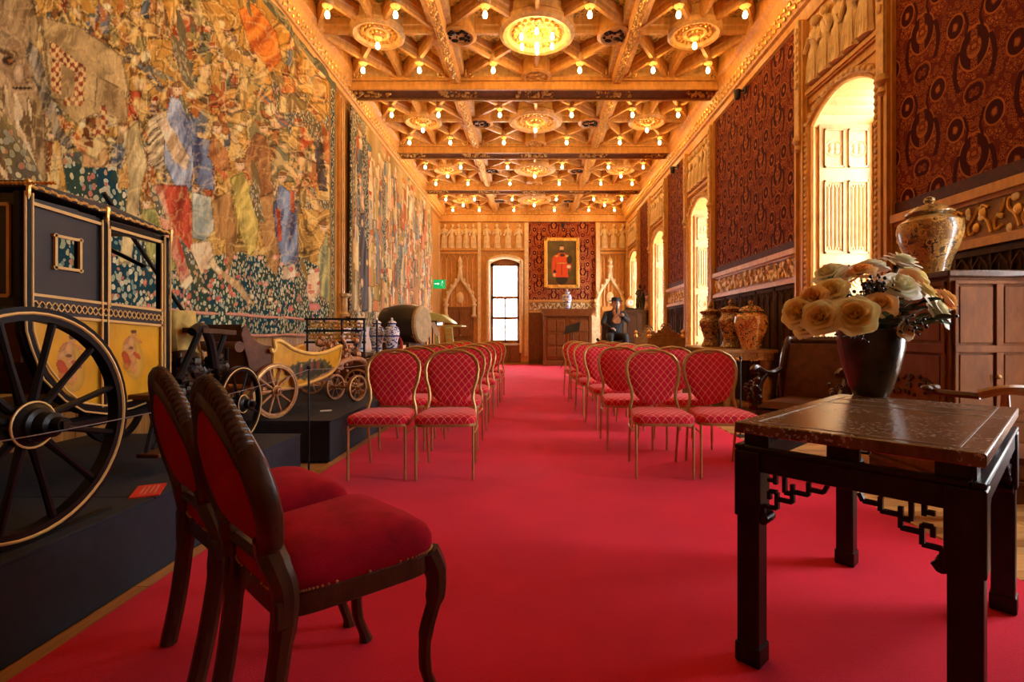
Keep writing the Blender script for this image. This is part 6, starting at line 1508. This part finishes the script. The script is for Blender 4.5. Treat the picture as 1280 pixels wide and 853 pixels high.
m.ell((.02,-.105,1.11), (.022,.006,.007), 8, 5); m.build('eyes_and_mouth', M['iron'], hd)
MB().ell((.02,.02,1.20), (.088,.09,.11), 12, 8).build('hair', M['cloth'], hd)
MB().lathe([(.15,1.235),(.15,1.245),(.10,1.25),(.095,1.29),(.08,1.315),(0,1.32)], 20, (.02,.0,0)).build('hat', M['cloth'], mu)
MB().prism([(-.05,1.03),(.07,1.03),(.02,.80)], lambda a,b: (a,-.125,b), lambda a,b: (a,-.10,b)).build('shirt_front', M['white'], mu)
def hand(base, d, nm):
    m = MB(); b = Vector(base); d = Vector(d).normalized(); s = d.cross(Vector((0,0,1))).normalized(); u = s.cross(d)
    m.ell(b+d*.04, (.035,.035,.022), 8, 6)
    for k, L in enumerate((.055,.066,.062,.048)):
        p = b+d*.065+s*(.024-.016*k); m.tube([p, p+d*L*.55-u*.006, p+d*L*.8-u*.03], [.009,.008,.007], 6)
    p = b+d*.02+s*.03; m.tube([p, p+s*.025+d*.015, p+s*.03+d*.04], [.010,.009,.007], 6); return m.build(nm, M['skinp'], mu)
hand(J['lw'], (.35,-.25,-.12), 'hand'); hand(J['rw'], (-.1,-.3,.25), 'hand')
vl = thing('violin', 'small orange-brown violin held by the seated musician figure', 'violin', (1.76-.02, 10.7-.30, .52+.92), R(20))
M['violin'] = mat('violin_varnish', (.30,.10,.025), .25, var=.2)
vo = [(.0,-.17),(.07,-.16),(.095,-.11),(.085,-.06),(.055,-.03),(.06,.02),(.085,.06),(.08,.11),(.045,.15),(0,.16)]
poly = vo + [(-a,b) for a,b in reversed(vo[1:-1])]
MB().prism(poly, lambda a,b: (a,-.02,b), lambda a,b: (a,.02,b)).build('violin_body', M['violin'], vl, bevel=.006)
MB().bar((0,-.03,.05),(0,-.03,.36), .024,.014).build('fingerboard', M['iron'], vl); MB().ell((0,-.025,.38), (.018,.018,.03), 8, 6).build('scroll', M['violin'], vl)
bw_ = tag(MB().tube([(1.60,10.28,1.30),(1.98,10.36,1.62)], .006, 6).build('violin_bow', M['dark']), 'thin violin bow laid across the violin of the seated figure', 'bow')
mc = thing('figure_chair', 'dark chair on the pedestal under the seated musician figure', 'chair', (1.76, 10.7, .52))
MB().box(-.24,.24,-.2,.28,.30,.36).build('seat', M['dark'], mc, bevel=.01); MB().box(-.24,.24,.26,.30,.36,.82).build('backrest', M['dark'], mc, bevel=.01)
for x in (-.21,.21):
    for y in (-.17,.26): MB().box(x-.02,x+.02,y-.02,y+.02,0,.31).build('leg', M['dark'], mc, smooth=False)
# small table with ornaments left of the figure
ot = thing('ornament_table', 'low dark table with small bronze ornaments beside the seated musician', 'table', (1.40, 9.86, .0125))
MB().box(-.2,.22,-.25,.25,.80,.83).build('tabletop', M['dark'], ot, bevel=.006)
for x in (-.17,.19):
    for y in (-.2,.2): MB().tube([(x,y,0),(x,y,.8)], .018, 6).build('leg', M['dark'], ot)
orn = thing('bronze_ornament', 'small dark bronze animal ornament on the low table', 'ornament', (1.36,9.76,.843))
m = MB(); m.ell((0,0,.06), (.09,.04,.04), 8, 6); m.ell((-.09,0,.11), (.03,.025,.03), 8, 6); m.tube([(-.06,0,.07),(-.08,0,.1)], .025, 6); m.tube([(.09,0,.07),(.14,0,.1)], .012, 6)
for x in (-.05,.05):
    for y in (-.02,.02): m.tube([(x,y,.05),(x,y,0)], .012, 6)
m.build('figure', M['bronze'], orn)
# ================================================================== STANCHIONS AND WIRES
def stanchion(x, y, label):
    t = thing('stanchion', label, 'barrier post', (x, y, 0), 0, 'barrier posts')
    MB().lathe([(.07,0),(.07,.008),(.012,.014),(0,.014)], 20).build('base', M['iron'], t); MB().tube([(0,0,.01),(0,0,.80)], .0075, 8).build('pole', M['iron'], t); MB().ell((0,0,.815), .017, 12, 8).build('ball_top', M['iron'], t); return t
stanchion(-1.665, 3.76, 'slim black barrier post with ball top between the two navy platforms'); stanchion(-1.60, .55, 'slim black barrier post beside the big coach wheel')
stanchion(-1.665, 7.1, 'slim black barrier post beyond the gilded pony carriage'); stanchion(2.17, 5.25, 'slim black barrier post before the carved armchair')
stanchion(2.17, 9.4, 'slim black barrier post near the carved settles')
def wire(a, b, sag, label):
    a, b = Vector(a), Vector(b); tag(MB().tube([a.lerp(b, i/12) - Vector((0,0,sag*4*(i/12)*(1-i/12))) for i in range(13)], .0022, 5).build('barrier_wire', M['rope']), label, 'wire', 'barrier wires')
wire((-1.60,.55,.80), (-1.665,3.76,.80), .07, 'thin grey barrier wire in front of the yellow coach'); wire((-1.665,3.76,.80), (-1.665,7.1,.80), .05, 'thin grey barrier wire in front of the gilded pony carriage')
wire((2.17,5.25,.80), (2.17,9.4,.80), .06, 'thin grey barrier wire in front of the long carved table'); 

# ================================================================== SPOTLIGHTS HIGH ON THE WALLS
def spotlight(loc, rz, label):
    t = thing('wall_spotlight', label, 'lamp', loc, rz, 'small wall spotlights')
    MB().box(-.04,.04,-.02,.0,-.05,.05).build('mount', M['iron'], t, bevel=.005); MB().tube([(0,-.02,0),(0,-.10,-.02)], .012, 6).build('arm', M['iron'], t)
    MB().lathe([(.03,0),(.045,.02),(.055,.14),(.04,.13),(.0,.03)], 14, (0,-.12,-.14)).build('housing', M['iron'], t); return t
spotlight((XR-.03, 7.73, 4.80), -PI/2, 'small black spotlight above the maroon damask over the long table')
spotlight((XR-.03, 11.3, 4.80), -PI/2, 'small black spotlight on the narrow damask strip between the windows')
spotlight((B(703), yb-.05, BZ(281)), 0, 'small black spotlight above the portrait')
